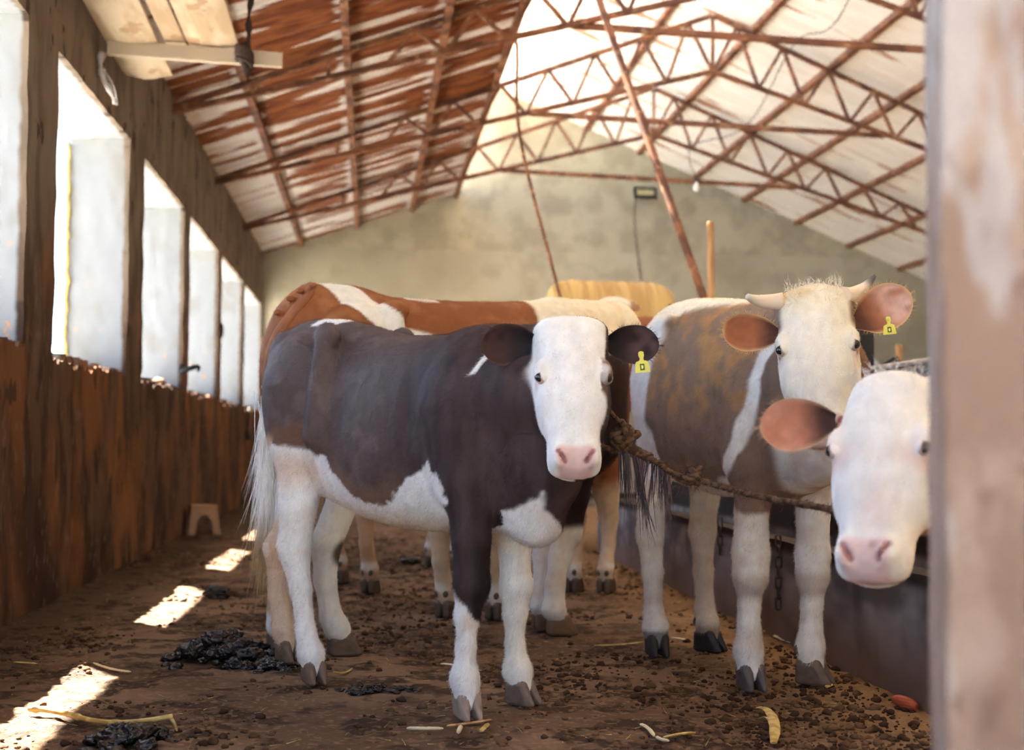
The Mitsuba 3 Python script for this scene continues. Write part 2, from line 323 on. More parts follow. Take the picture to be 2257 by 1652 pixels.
class Ell:
    def __init__(s, fr, c, r, k=0.03, axes=None):
        s.c = fr.glo(c) if fr is not None else np.asarray(c, float)
        s.R = (fr.R if fr is not None else np.eye(3)) if axes is None else np.asarray(axes); s.r = np.asarray(r, float); s.k = k
    def __call__(s, p):
        q = (p-s.c)@s.R.T/s.r; k0 = np.linalg.norm(q, axis=1); k1 = np.linalg.norm(q/s.r, axis=1)
        return k0*(k0-1)/np.maximum(k1, 1e-9)
    def bounds(s): r = s.r.max(); return s.c-r, s.c+r
class Loft:
    """Superelliptic sections along u: rows (u, top, bottom, half width, taper: wider above (+) or below (-), exponent)."""
    def __init__(s, fr, rows, k=0.04, size=1.0):
        s.f, s.k = fr, k; t = np.asarray(rows, float); t = t*np.array([size, size, size, size, 1, 1]); s.u0, s.u1 = t[0, 0], t[-1, 0]
        s.x = np.linspace(s.u0, s.u1, 240); s.t = np.array([PchipInterpolator(t[:, 0], t[:, i])(s.x) for i in range(1, 6)])
        s.ext = np.abs(t[:, 1:4]).max()
    def __call__(s, p):
        q = s.f.loc(p); u = q[:, 0]; uc = np.clip(u, s.u0, s.u1)
        top, bot, hw, tp, ex = (np.interp(uc, s.x, r) for r in s.t)
        hh = np.maximum((top-bot)/2, 1e-4); b = (q[:, 2]-(top+bot)/2)/hh
        wid = np.maximum(hw*(1+tp*np.clip(b, -1, 1)), 1e-4); a = q[:, 1]/wid
        A, B = np.abs(a)+1e-6, np.abs(b)+1e-6; Q = (A**ex+B**ex)**(1/ex)
        g = np.sqrt((A**(ex-1)/wid)**2+(B**(ex-1)/hh)**2)*Q**(1-ex)
        d = (Q-1)/np.maximum(g, 1e-6); du = u-uc
        return np.where(du != 0, np.sqrt(np.maximum(d, 0)**2+du**2)+np.minimum(d, 0)*0, d)
    def bounds(s):
        c = [s.f.glo((u, v, w)) for u in (s.u0, s.u1) for v in (-s.ext, s.ext) for w in (-s.ext, s.ext)]; return np.min(c, 0), np.max(c, 0)
def smin(a, b, k):
    h = np.maximum(k-np.abs(a-b), 0)/k; return np.minimum(a, b)-h*h*h*k/6
def smax(a, b, k): return -smin(-a, -b, k)
def mesh_field(prims, cuts=(), cell=0.008, bump=None):
    B = 8; lo = np.min([p.bounds()[0] for p in prims], 0)-3*cell; hi = np.max([p.bounds()[1] for p in prims], 0)+3*cell
    nb = np.ceil((hi-lo)/(B*cell)).astype(int); N = nb*B; step = B*cell
    bi = np.stack(np.meshgrid(*[np.arange(n) for n in nb], indexing='ij'), -1).reshape(-1, 3)
    cen = lo+(bi+0.5)*step; D = np.stack([p(cen) for p in prims], 1); R = step*0.5*math.sqrt(3)
    tot = D[:, 0].copy()
    for i in range(1, len(prims)): tot = smin(tot, D[:, i], prims[i].k)
    vol = np.repeat(np.repeat(np.repeat(tot.reshape(nb).astype(np.float32), B, 0), B, 1), B, 2)
    o8 = np.stack(np.meshgrid(*[np.arange(B)]*3, indexing='ij'), -1).reshape(-1, 3)
    near = np.nonzero(np.abs(tot) < R*1.6+0.02)[0]
    CD = np.stack([c(cen) for c in cuts], 1) if cuts else None
    for j in near:
        p = lo+(bi[j]*B+o8)*cell; m = D[j].min(); d = None
        for i in np.nonzero(D[j] < max(m, 0)+2.2*R+0.05)[0]:
            di = prims[i](p); d = di if d is None else smin(d, di, prims[i].k)
        if cuts:
            for i in np.nonzero(CD[j] < 1.5*R+0.03)[0]: d = smax(d, -cuts[i](p), cuts[i].k)
        if bump is not None: d = d+bump(p)
        a, b, c = bi[j]*B; vol[a:a+B, b:b+B, c:c+B] = d.reshape(B, B, B)
    return surface_nets(vol, lo, cell)
def surface_nets(vol, lo, h):
    neg = vol < 0; n = np.array(vol.shape)-1
    anyc = np.zeros(n, bool); allc = np.ones(n, bool); sl = lambda o: tuple(slice(o[i], o[i]+n[i]) for i in range(3))
    offs = list(np.ndindex(2, 2, 2))
    for o in offs: anyc |= neg[sl(o)]; allc &= neg[sl(o)]
    idx = np.argwhere(anyc & ~allc); key = np.full(n, -1, np.int64); key[tuple(idx.T)] = np.arange(len(idx))
    val = np.stack([vol[tuple((idx+o).T)] for o in offs], 1); acc = np.zeros((len(idx), 3)); cnt = np.zeros(len(idx))
    for a, oa in enumerate(offs):
        for k in range(3):
            if oa[k]: continue
            ob = list(oa); ob[k] = 1; b = offs.index(tuple(ob)); va, vb = val[:, a], val[:, b]; m = (va < 0) != (vb < 0)
            t = va[m]/(va[m]-vb[m]); q = np.tile(np.array(oa, float), (m.sum(), 1)); q[:, k] += t; acc[m] += q; cnt[m] += 1
    v = lo+(idx+acc/cnt[:, None])*h; F = []
    for k in range(3):
        o = np.zeros(3, int); o[k] = 1; a, b = neg[:-1, :-1, :-1], neg[o[0]:o[0]+n[0], o[1]:o[1]+n[1], o[2]:o[2]+n[2]]
        e = np.argwhere(a != b); i, j = [x for x in range(3) if x != k]; e = e[(e[:, i] > 0) & (e[:, j] > 0)]
        di, dj = np.eye(3, dtype=int)[i], np.eye(3, dtype=int)[j]
        q = np.stack([key[tuple((e-di-dj).T)], key[tuple((e-dj).T)], key[tuple(e.T)], key[tuple((e-di).T)]], 1)
        fl = neg[tuple(e.T)] if k != 1 else ~neg[tuple(e.T)]; q[~fl] = q[~fl][:, ::-1]; F.append(q)
    q = np.vstack(F); q = q[(q >= 0).all(1)]
    return trimesh.Trimesh(v, np.vstack([q[:, [0, 1, 2]], q[:, [0, 2, 3]]]), process=False)
def vnormals(m):
    f = m.faces; v = m.vertices; n = np.zeros_like(v); fn = np.cross(v[f[:, 1]]-v[f[:, 0]], v[f[:, 2]]-v[f[:, 0]])
    for k in range(3): np.add.at(n, f[:, k], fn)
    return n/(np.linalg.norm(n, axis=1, keepdims=True)+1e-12)

def inside_poly(P, poly):
    """Signed distance (negative inside) of 2-D points to a polygon, for coat patches with soft ragged borders."""
    poly = np.asarray(poly, float); d = np.full(len(P), 1e9); s = np.ones(len(P))
    for i in range(len(poly)):
        a, b = poly[i], poly[i-1]; e = b-a; w = P-a; t = np.clip((w@e)/(e@e), 0, 1); q = w-t[:, None]*e; d = np.minimum(d, (q*q).sum(1))
        c1, c2, c3 = P[:, 1] >= a[1], P[:, 1] < b[1], e[0]*w[:, 1] > e[1]*w[:, 0]
        s = np.where((c1 & c2 & c3) | (~c1 & ~c2 & ~c3), -s, s)
    return s*np.sqrt(d)
def sstep(a, b, x): t = np.clip((x-a)/(b-a), 0, 1); return t*t*(3-2*t)
def blend(c, col, m): return c*(1-m[:, None])+np.asarray(col)*m[:, None]
def fur(p, seed, fx=40.0):
    """Fine mottling of a coat, 0.5 on average."""
    return meshkit.fbm(np.asarray(p)*fx, 3, seed)

HEAD = [(-.06, -.12, -.20, .10, 0, 2.3), (-.03, -.045, -.30, .185, 0, 2.5), (.03, .000, -.37, .225, .04, 2.6), (.14, .022, -.44, .222, .05, 2.5), (.26, .030, -.46, .212, .06, 2.3),
        (.38, .026, -.455, .214, .04, 2.2), (.50, .010, -.435, .205, .04, 2.2), (.60, -.008, -.395, .185, .0, 2.2), (.70, -.025, -.345, .168, -.02, 2.2), (.80, -.040, -.30, .155, -.02, 2.3), (.88, -.045, -.285, .158, -.03, 2.4),
        (.95, -.062, -.27, .150, -.05, 2.4), (.995, -.10, -.245, .12, -.05, 2.3), (1.015, -.14, -.21, .06, 0, 2.0)]
def head_parts(hf, L, wide=1.0, dome=1.0):
    """Primitives and cuts of a head of length L in the frame hf: origin at the poll, u to the muzzle, w out of the forehead."""
    rows = [(u, t, b, w*wide*(dome+(1-dome)*min(1, max(0, (u+.06)/.26))), tp, e-.3*(dome < 1)*(u < .2)) for u, t, b, w, tp, e in HEAD]; pr = [Loft(hf, rows, 0.05*L/.43, L)]; cu = []
    for s in (-1, 1):
        pr.append(Ell(hf, (.355*L, s*.185*wide*L, -.055*L), (.075*L, .050*L, .055*L), .03))         # brow over the socket
        pr.append(Ell(hf, (.52*L, s*.160*wide*L, -.21*L), (.17*L, .055*L, .15*L), .05))             # cheek
        pr.append(Ell(hf, (.905*L, s*.095*L, -.085*L), (.075*L, .055*L, .06*L), .02))                # nostril wing
        cu.append(Cone(hf.glo((.885*L, s*.108*L, -.035*L)), hf.glo((.945*L, s*.066*L, -.065*L)), .010*L, .015*L, .014))   # nostril
    pr.append(Ell(hf, (.955*L, 0, -.235*L), (.055*L, .10*L, .045*L), .02))                            # lower lip
    cu.append(Ell(hf, (1.035*L, 0, -.205*L), (.075*L, .135*L, .010*L), .008))                         # mouth line
    return pr, cu
def eye_spot(hp, hf, L, s, wide):
    """Centre of an eye ball set into the skin beside the brow."""
    k = np.linspace(.16, -.30, 240)*L; P = hf.glo(np.stack([0*k+.405*L, 0*k+s*.202*wide*L, k], 1)); d = hp[0](P)
    for p in hp[1:]: d = smin(d, p(P), p.k)
    i = np.argmax(d < 0); return P[i]-hf.w*.022*L-hf.v*s*.012*L
def eyelid(c, hf, L, s, coat):
    """Upper and lower lid: a skin coloured shell round the eye ball with an almond opening."""
    r = .038*L*1.11; o = unit(hf.v*s*.72+hf.w*.70); a = unit(hf.u+hf.w*.25-hf.v*s*.15); a = unit(a-o*(a@o)); b = np.cross(o, a)
    ball = trimesh.creation.icosphere(subdivisions=4, radius=r); cut = trimesh.creation.icosphere(subdivisions=4, radius=1.0); q = np.array(cut.vertices)*np.array((1.02, .56, 1.3))*r
    cut.vertices = q@np.array([a, b, o])+o*r*1.15; m = tri(man(ball)-man(cut)); m.apply_translation(c)
    v = np.asarray(m.vertices); base = coat(np.asarray(c)[None]+o*r-hf.u*.05*L)[0]; d = np.linalg.norm(v-c, axis=1); q = (v-c)@np.array([a, b, o]).T/r
    edge = sstep(1.35, 1.0, np.hypot(q[:, 0]/1.02, q[:, 1]/.56))*(q[:, 2] > 0)
    col = blend(np.tile(base, (len(v), 1)), np.array((.30, .16, .13)), edge*.75)
    return m, np.clip(col, 0, 1)
def leg(pts, rad, k=0.03):
    return [Cone(pts[i], pts[i+1], rad[i], rad[i+1], .09 if i == 0 else .05 if i == 1 else k) for i in range(len(pts)-1)]

def ear_mesh(base, out, face, L, Wd, cup=0.35, droop=0.0, n=26, m=17, th=0.007, tip=0.55):
    """A cupped leaf of length L along out, its hollow towards face. Returns mesh, inside weight, rim weight, length fraction per vertex."""
    o = unit(out); f = unit(np.asarray(face, float)-o*np.dot(face, o)); s = np.cross(f, o)
    t = np.linspace(0, 1, n); a = np.linspace(-1, 1, m)
    wd = Wd*(0.30+0.70*np.sin(np.pi*np.clip(t/1.28, 0, 1)**0.85)**0.9)*np.where(t > tip, np.sqrt(np.clip(1-((t-tip)/(1-tip))**2.8, 0, 1)), 1)
    roll = cup*(1.25-0.75*t)+0.9*np.clip(0.25-t, 0, 1)*2.2
    V = []
    for side in (0, 1):
        for i in range(n):
            ang = a*roll[i]*1.6; rr = wd[i]/max(roll[i]*1.6, 1e-3)
            x = rr*np.sin(ang); z = rr*(1-np.cos(ang))-0.02*math.sin(t[i]*3)-droop*t[i]**2
            thick = th*(1-0.75*np.abs(a)**3)*(1-0.6*t[i])*(0 if side == 0 else 1)
            V.append(np.asarray(base)+o*(t[i]*L)+s*x[:, None]+f*(z-thick)[:, None])
    V = np.vstack(V); F = []
    for side in (0, 1):
        b = side*n*m
        for i in range(n-1):
            for j in range(m-1):
                q = [b+i*m+j, b+i*m+j+1, b+(i+1)*m+j+1, b+(i+1)*m+j]
                F += [[q[0], q[1], q[2]], [q[0], q[2], q[3]]] if side == 0 else [[q[0], q[2], q[1]], [q[0], q[3], q[2]]]
    loop = [i*m for i in range(n)]+[(n-1)*m+j for j in range(1, m)]+[i*m+m-1 for i in range(n-2, -1, -1)]+[j for j in range(m-2, 0, -1)]; b = n*m
    for x, y in zip(loop, loop[1:]+loop[:1]): F += [[x, x+b, y+b], [x, y+b, y]]
    mesh = trimesh.Trimesh(V, F, process=False)
    ins = np.r_[np.ones(n*m), np.zeros(n*m)]; A = np.tile(np.abs(a), 2*n); Tt = np.tile(np.repeat(t, m), 2)
    rim = np.maximum(sstep(.80, 1.0, A), sstep(.90, 1.0, Tt)); return mesh, ins, rim, Tt, (o, s, f)
def strands(roots, dirs, length, r0, rng, curl=0.3, seg=5, sag=0.0, sides=3):
    """Thin tapering hairs as one mesh."""
    k = len(roots); L = np.broadcast_to(np.asarray(length, float), (k,)); d = dirs/np.linalg.norm(dirs, axis=1, keepdims=True)
    t = np.linspace(0, 1, seg); side = np.cross(d, rng.standard_normal((k, 3))); side /= np.linalg.norm(side, axis=1, keepdims=True)+1e-9
    P = roots[:, None]+d[:, None]*(t[None, :, None]*L[:, None, None])+side[:, None]*(curl*L[:, None]*t[None]**2*rng.uniform(.3, 1, (k, 1)))[..., None]
    P[..., 2] -= sag*L[:, None]*t[None]**2
    b = np.cross(side, d); R = r0*(1-0.85*t)
    ang = np.arange(sides)*2*np.pi/sides
    V = P[:, :, None]+R[None, :, None, None]*(np.cos(ang)[None, None, :, None]*side[:, None, None]+np.sin(ang)[None, None, :, None]*b[:, None, None])
    base = (np.arange(k)*seg*sides)[:, None]; f = []
    for i in range(seg-1):
        for j in range(sides):
            p, q = i*sides+j, i*sides+(j+1) % sides; f += [[p, q, q+sides], [p, q+sides, p+sides]]
    Fc = (base[:, :, None]+np.array(f)[None]).reshape(-1, 3)
    return trimesh.Trimesh(V.reshape(-1, 3), Fc, process=False), np.repeat(np.arange(k), seg*sides), np.tile(np.repeat(t, sides), k)
mat('m_coat', VC, 0.72, 0.25, lambda p, n, uv: pf(p.x*150, p.y*150, p.z*60, 2), 0.0025, sheen=0.35, sheen_tint=0.6)
mat('m_hair', VC, 0.6, 0.3)
mat('m_hoof', VC, 0.5, 0.4)
mat('m_eye', (0.012, 0.010, 0.012), 0.08, 0.6, clearcoat=0.8, clearcoat_gloss=0.9)
mat('m_tag', (0.72, 0.66, 0.10), 0.45, 0.4)
mat('m_ink', (0.08, 0.09, 0.05), 0.6)

def claws(p, fwd, size=1.0):
    """The two claws of a hoof and its dew claws; p is the leg's last joint (coronet), fwd the way the toes point."""
    f = unit([fwd[0], fwd[1], 0]); s = np.array([-f[1], f[0], 0]); ms = []; z0 = max(p[2]-.062*size, -.005)
    for k in (-1, 1):
        q = []
        for x, y, z, r in ((-.036, .022, .014, .015), (.046, .025, .010, .013), (.066, .022, .008, .008), (-.028, .020, .060, .022), (.018, .021, .066, .022)):
            sp = trimesh.creation.icosphere(subdivisions=1, radius=r*size); sp.apply_translation(np.array([p[0], p[1], z0])+(f*x+s*k*y)*size+np.array([0, 0, z*size])); q.append(sp.vertices)
        ms.append(tri(m3.Manifold.hull_points(np.vstack(q)).refine_to_length(0.012)))
        d = trimesh.creation.icosphere(subdivisions=2, radius=.014*size); d.apply_scale((1, 1, 1.4)); d.apply_translation(np.array([p[0], p[1], z0+.112*size])+(-f*.040+s*k*.020)*size); ms.append(d)
    return cat_m(ms)
def fur_coat(t, body, nv, col, n, tr, hf, L, seed, length):
    """Short lying hairs over the whole body: flat ribbons that take the coat's colour and the skin's shading normal."""
    rg = np.random.default_rng(seed+900); v = np.asarray(body.vertices); f = body.faces; ar = body.area_faces; ar = ar/ar.sum(); fi = rg.choice(len(f), n, p=ar)
    w = rg.dirichlet((1, 1, 1), n); P = (v[f[fi]]*w[..., None]).sum(1); N = (nv[f[fi]]*w[..., None]).sum(1); N /= np.linalg.norm(N, axis=1, keepdims=True); C = (col[f[fi]]*w[..., None]).sum(1)
    ok = P[:, 2] > .075
    if hf is not None:
        h = hf.loc(P)/L; ok &= ~((h[:, 0] > .84) & (h[:, 0] < 1.1) & (np.abs(h[:, 1]) < .2))
        for s in (-1, 1): ok &= np.hypot(h[:, 0]-.405, np.abs(h[:, 1])-.205) > .05
        face = (h[:, 0] > -.1) & (h[:, 0] < 1.1) & (np.abs(h[:, 1]) < .3) & (h[:, 2] > -.45)
    else: face = np.zeros(n, bool)
    P, N, C, face = P[ok], N[ok], C[ok], face[ok]; n = len(P)
    clump = np.stack([meshkit.noise(P*26+9.1*k, 5+k)-.5 for k in range(3)], 1)
    fl_ = np.where(face[:, None], hf.u*-.2+np.array((0, 0, -.6)) if hf is not None else 0, -tr.u*.75+np.array((0, 0, -.8)))+clump*1.1+rg.standard_normal((n, 3))*.22
    fl_ -= N*(fl_*N).sum(1)[:, None]; fl_ /= np.linalg.norm(fl_, axis=1, keepdims=True)+1e-9
    Ln = length*rg.uniform(.6, 1.25, n)*np.where(face, .6, 1); sd = np.cross(N, fl_); r = .00055
    A = P-N*.001; B = P+N*(Ln*.26)[:, None]+fl_*(Ln*.55)[:, None]; D = P+N*(Ln*.34)[:, None]+fl_*Ln[:, None]
    V = np.stack([A-sd*r, A+sd*r, B-sd*r*.8, B+sd*r*.8, D], 1).reshape(-1, 3); b = (np.arange(n)*5)[:, None]
    F_ = (b[:, :, None]+np.array([[0, 1, 3], [0, 3, 2], [2, 3, 4]])[None]).reshape(-1, 3)
    NN = np.repeat(N, 5, 0)+.35*np.repeat(fl_, 5, 0)*np.tile(np.array((-.3, -.3, .2, .2, .6)), n)[:, None]; NN /= np.linalg.norm(NN, axis=1, keepdims=True)
    tone = (rg.uniform(.74, 1.28, n)*(1+.5*clump[:, 0]))[:, None]; CC = np.repeat(np.clip(C*tone, 0, 1), 5, 0)*np.tile(np.array((.85, .85, 1, 1, 1.1)), n)[:, None]
    path = meshkit.write_ply((V, F_), False, color=np.clip(CC, 0, 1), normals=NN)
    put(t+'__fur', {'type': 'ply', 'filename': path, 'face_normals': False, 'bsdf': {'type': 'ref', 'id': 'm_hair'}}, None, kind='stuff')
def build_animal(name, label, tr, rows, legs, neck, hf, HL, coat, ears, extra=(), cuts=(), cell=0.008, seed=1, horns=(), wide=1.0, cat='calf', hoof_col=(0.05, 0.04, 0.035), hoof_size=1.0, bump=None, eyes=True, group=None, fur_n=0, fur_len=.012, dome=1.0):
    """One animal: body mesh coloured by coat(p), with eyes, ears, hooves, horns as parts. legs: list of (points, radii, toe direction)."""
    t = nkey(name); tag(t, label, cat, group)
    pr = [Loft(tr, rows, 0.06)]+list(extra)
    for pts, rad, toe in legs: pr += leg(pts, rad)
    pr += neck; cu = list(cuts)
    if hf is not None: hp, hc = head_parts(hf, HL, wide, dome); pr += hp; cu += hc
    body = mesh_field(pr, cu, cell, bump)
    nv = vnormals(body)
    colr = np.clip(coat(body.vertices), 0, 1)
    put(t+'__body', body, 'm_coat', color=colr, smooth=True)
    if fur_n: fur_coat(t, body, nv, colr, fur_n, tr, hf, HL, seed, fur_len)
    for i, (pts, rad, toe) in enumerate(legs):
        if toe is None: continue
        h = claws(pts[-1], toe, hoof_size); hv = np.asarray(h.vertices); nz = fur(hv, 3+i, 60)[:, None]
        put(t+'__hoof', h, 'm_hoof', color=np.clip(np.asarray(hoof_col if not isinstance(hoof_col, list) else hoof_col[i])*(0.6+0.8*nz), 0, 1), smooth=True)
    if hf is not None and eyes:
        for s in (-1, 1):
            e = trimesh.creation.icosphere(subdivisions=3, radius=0.038*HL); e.apply_translation(eye_spot(hp, hf, HL, s, wide))
            put(t+'__eye', e, 'm_eye', label='dark shiny eye', smooth=True)
            lid, lc = eyelid(np.asarray(e.centroid), hf, HL, s, coat); put(t+'__eyelid', lid, 'm_coat', color=lc, smooth=True)
    for k, e in enumerate(ears):
        mesh, ins, rim, tt, ax = ear_mesh(**e['shape']); v = np.asarray(mesh.vertices)
        c = np.tile(np.asarray(e['out'], float), (len(v), 1)); c = blend(c, e['in'], ins); c = blend(c, e.get('deep', e['in']), ins*sstep(.52, .10, tt)); c = blend(c, e['rim'], rim)
        if 'pink' in e:
            sd = (v-np.asarray(e['shape']['base']))@ax[1]; c = blend(c, e['pink'], ins*(1-rim)*sstep(.35, .75, tt)*sstep(.3, .6, meshkit.fbm(v*22, 2, 7)))
        c *= (0.75+0.5*fur(v, 11+k, 55))[:, None]
        ek = put(t+'__ear', mesh, 'm_coat', color=np.clip(c, 0, 1), smooth=True)
        if e.get('fringe'):
            rg = np.random.default_rng(seed+k); pick = np.nonzero(rim > .6)[0]; pick = rg.choice(pick, e['fringe']); o, s, f = ax; ctr = np.asarray(e['shape']['base'])+o*e['shape']['L']*.55
            d = v[pick]-ctr; d -= f*(d@f)[:, None]; d = unit(d.mean(0))*0+d/np.linalg.norm(d, axis=1, keepdims=True)+o*.5+rg.standard_normal((len(pick), 3))*.25
            hm, ri, ht = strands(v[pick], d, rg.uniform(.006, .016, len(pick)), .0004, rg, .4, 4)
            put(ek+'__fringe', hm, 'm_hair', color=np.tile(np.asarray(e['rim']), (len(hm.vertices), 1)))
        if 'tag' in e: ear_tag(ek, e, ax)
    for k, (pts, rad, c0, c1) in enumerate(horns):
        P = spline(pts, 14); tt = np.linspace(0, 1, 14); hm = tube(P, np.interp(tt, np.linspace(0, 1, len(rad)), rad), 14)
        col = blend(np.tile(np.asarray(c0), (len(hm.vertices), 1)), c1, np.r_[np.repeat(sstep(.70, .9, tt), 14), 0, 1])
        put(t+'__horn', hm, 'm_hoof', color=col, smooth=True)
    return t, body, nv
def ear_tag(ek, e, ax):
    """A yellow ear tag: eyed stem, shouldered plate, a printed square."""
    o, s, f = ax; c = np.asarray(e['tag'])
    import shapely
    fr = unit(CAM-c); fr = unit(np.array([fr[0], fr[1], 0.15])); dn = unit(np.array([0.10, 0, -1])-fr*np.dot(np.array([0.10, 0, -1]), fr)); sd = np.cross(dn, fr); q = e.get('tag_size', 1.0)*.001
    P = lambda pts: [np.array(p)*q for p in pts]
    poly = shapely.Polygon([(-7, -7), (-8, 3), (-5, 10), (-6, 16), (-17, 20), (-21, 50), (21, 50), (17, 20), (6, 16), (5, 10), (8, 3), (7, -7), (0, -10)]).buffer(-1).buffer(1)
    hole = shapely.Point(0, -1).buffer(3)
    m = trimesh.creation.extrude_polygon(shapely.affinity.scale(poly.difference(hole), q, q, origin=(0, 0)), 0.002, engine='earcut')
    ink = shapely.box(-6, 26, 6, 44).difference(shapely.box(-3, 30, 3, 40)); m2 = trimesh.creation.extrude_polygon(shapely.affinity.scale(ink, q, q, origin=(0, 0)), 0.0006, engine='earcut')
    stud = trimesh.creation.cylinder(radius=4.5*q, height=0.006, sections=20); stud.apply_translation((0, -1*q, 0.003))
    M = np.eye(4); M[:3, 0], M[:3, 1], M[:3, 2], M[:3, 3] = sd, dn, fr, c+fr*0.004
    for a in (m, m2, stud): a.apply_transform(M)
    m2.apply_translation(fr*0.0019)
    put(ek+'__ear_tag', cat_m([m, stud]), 'm_tag', label='yellow ear tag with a small printed square')
    put(ek+'__ear_tag_print', m2, 'm_ink', label='small dark square printed on the ear tag')
import shapely.affinity
# ---------------------------------------------------------------- the cattle
WHITE, CREAM, TAN, PINK = np.array((.80, .78, .745)), np.array((.78, .71, .54)), np.array((.58, .37, .20)), np.array((.66, .42, .38))
def patch(P2, poly, nz, soft=0.008, amp=0.03): return sstep(soft, -soft, inside_poly(P2, poly)+amp*(nz-.5)*2)
def muzzle_pink(c, h, L, col=PINK):
    a, b, w = h[:, 0]/L, h[:, 1]/L, h[:, 2]/L; ab = np.abs(b)
    m = sstep(.835, .885, a+.10*ab-.25*np.clip(ab-.09, 0, 1))*sstep(.135, .095, ab+.25*np.clip(a-.95, 0, 1))*sstep(-.225, -.185, w); c = blend(c, col, m*.85)
    e = np.array((.060, -.042)); q = np.stack([a-.885, ab-.108], 1); t = np.clip((q@e)/(e@e), 0, 1); d = np.linalg.norm(q-t[:, None]*e, axis=1)
    c = blend(c, col*np.array((.50, .28, .28)), sstep(.022, .008, d)*sstep(-.16, -.12, w)*.9)
    return blend(c, col*np.array((.6, .45, .42)), sstep(.020, .006, np.abs(w+.205))*sstep(.96, .99, a)*.6)

# --- the brown calf with the white face
tr = Frame((.12, 4.495, 0), (.573, -.82, 0), (0, 0, 1)); G = tr.glo
rows = [(-.675, 1.11, .93, .04, 0, 2.1), (-.655, 1.165, .85, .085, 0, 2.2), (-.60, 1.20, .74, .135, 0, 2.3), (-.50, 1.215, .66, .172, -.05, 2.4), (-.36, 1.205, .60, .178, -.08, 2.4), (-.22, 1.18, .565, .178, -.14, 2.3),
        (-.08, 1.15, .535, .195, -.16, 2.2), (.08, 1.128, .522, .208, -.12, 2.2), (.24, 1.125, .525, .20, -.06, 2.2), (.40, 1.135, .53, .178, .0, 2.2), (.52, 1.11, .54, .15, .05, 2.2), (.62, 1.04, .57, .115, .05, 2.1), (.69, .96, .62, .08, 0, 2.1), (.73, .88, .70, .03, 0, 2)]
def calf_leg(t, pts): return [G((s, t+dt, z)) for s, z, dt in pts]
LG = [(calf_leg(-.14, [(-.44, .96, .045), (-.435, .78, .015), (-.42, .58, 0), (-.445, .44, .0), (-.40, .31, 0), (-.365, .17, 0), (-.335, .100, 0), (-.315, .062, 0)]), [.135, .086, .060, .054, .033, .031, .041, .034], tr.u*1.0-tr.v*.25),
      (calf_leg(-.05, [(-.48, .96, .14), (-.53, .78, .11), (-.60, .60, .05), (-.69, .42, .0), (-.68, .25, 0), (-.645, .135, 0), (-.62, .088, 0)]), [.13, .085, .056, .05, .034, .040, .033], tr.u),
      (calf_leg(-.13, [(.40, .88, .03), (.455, .70, .01), (.485, .52, 0), (.487, .39, 0), (.467, .30, 0), (.463, .21, 0), (.458, .12, 0), (.47, .065, 0)]), [.115, .076, .053, .050, .034, .026, .040, .034], tr.u*.9-tr.v*.3),
      (calf_leg(.13, [(.38, .88, -.03), (.37, .68, -.01), (.37, .50, 0), (.38, .36, 0), (.376, .28, 0), (.376, .185, 0), (.388, .11, 0), (.405, .065, 0)]), [.115, .072, .050, .047, .034, .027, .040, .034], tr.u+tr.v*.2)]
HL = .44
poll, muz = at(1262, 698, y=3.84), at(1272, 1038, y=3.67)
hf = Frame(poll, muz-poll, (-.06, -1, .35))
neck = [Cone(G((.40, 0, .93)), G((.60, 0, .93)), .185, .145, .06), Cone(G((.60, 0, .93)), hf.glo((.16*HL, 0, -.36*HL)), .145, .085, .06), Cone(G((.35, 0, 1.03)), hf.glo((.06*HL, 0, -.30*HL)), .10, .075, .06),
        Cone(G((.66, .02, .70)), hf.glo((.55*HL, 0, -.38*HL)), .085, .05, .07), Cone(G((.58, .03, .58)), G((.66, .02, .78)), .085, .09, .06)]
extra = []; cuts = []
for s in (-1, 1):
    extra += [Cone(G((-.235, s*.158, 1.13)), G((-.245, s*.168, .82)), .034, .058, .04), Ell(tr, (-.24, s*.15, 1.145), (.055, .032, .035), .04), Ell(tr, (-.585, s*.105, 1.07), (.055, .045, .10), .06),
              Ell(tr, (-.45, s*.135, .93), (.17, .075, .22), .06), Ell(tr, (.42, s*.14, .84), (.10, .060, .22), .06)]
    cuts += [Ell(tr, (-.125, s*.212, 1.02), (.078, .045, .13), .05), Ell(tr, (-.14, s*.228, .86), (.055, .045, .15), .05), Ell(tr, (.26, s*.245, .95), (.05, .05, .22), .06)]
def calf_bump(p):
    q = tr.loc(p); rib = np.sin(q[:, 0]*58+q[:, 2]*9)*.0022*sstep(-.12, -.02, q[:, 0])*sstep(.32, .22, q[:, 0])*sstep(.65, .75, q[:, 2])*sstep(1.08, 1.0, q[:, 2])
    return -rib+.003*(meshkit.fbm(p*11, 2, 5)-.5)
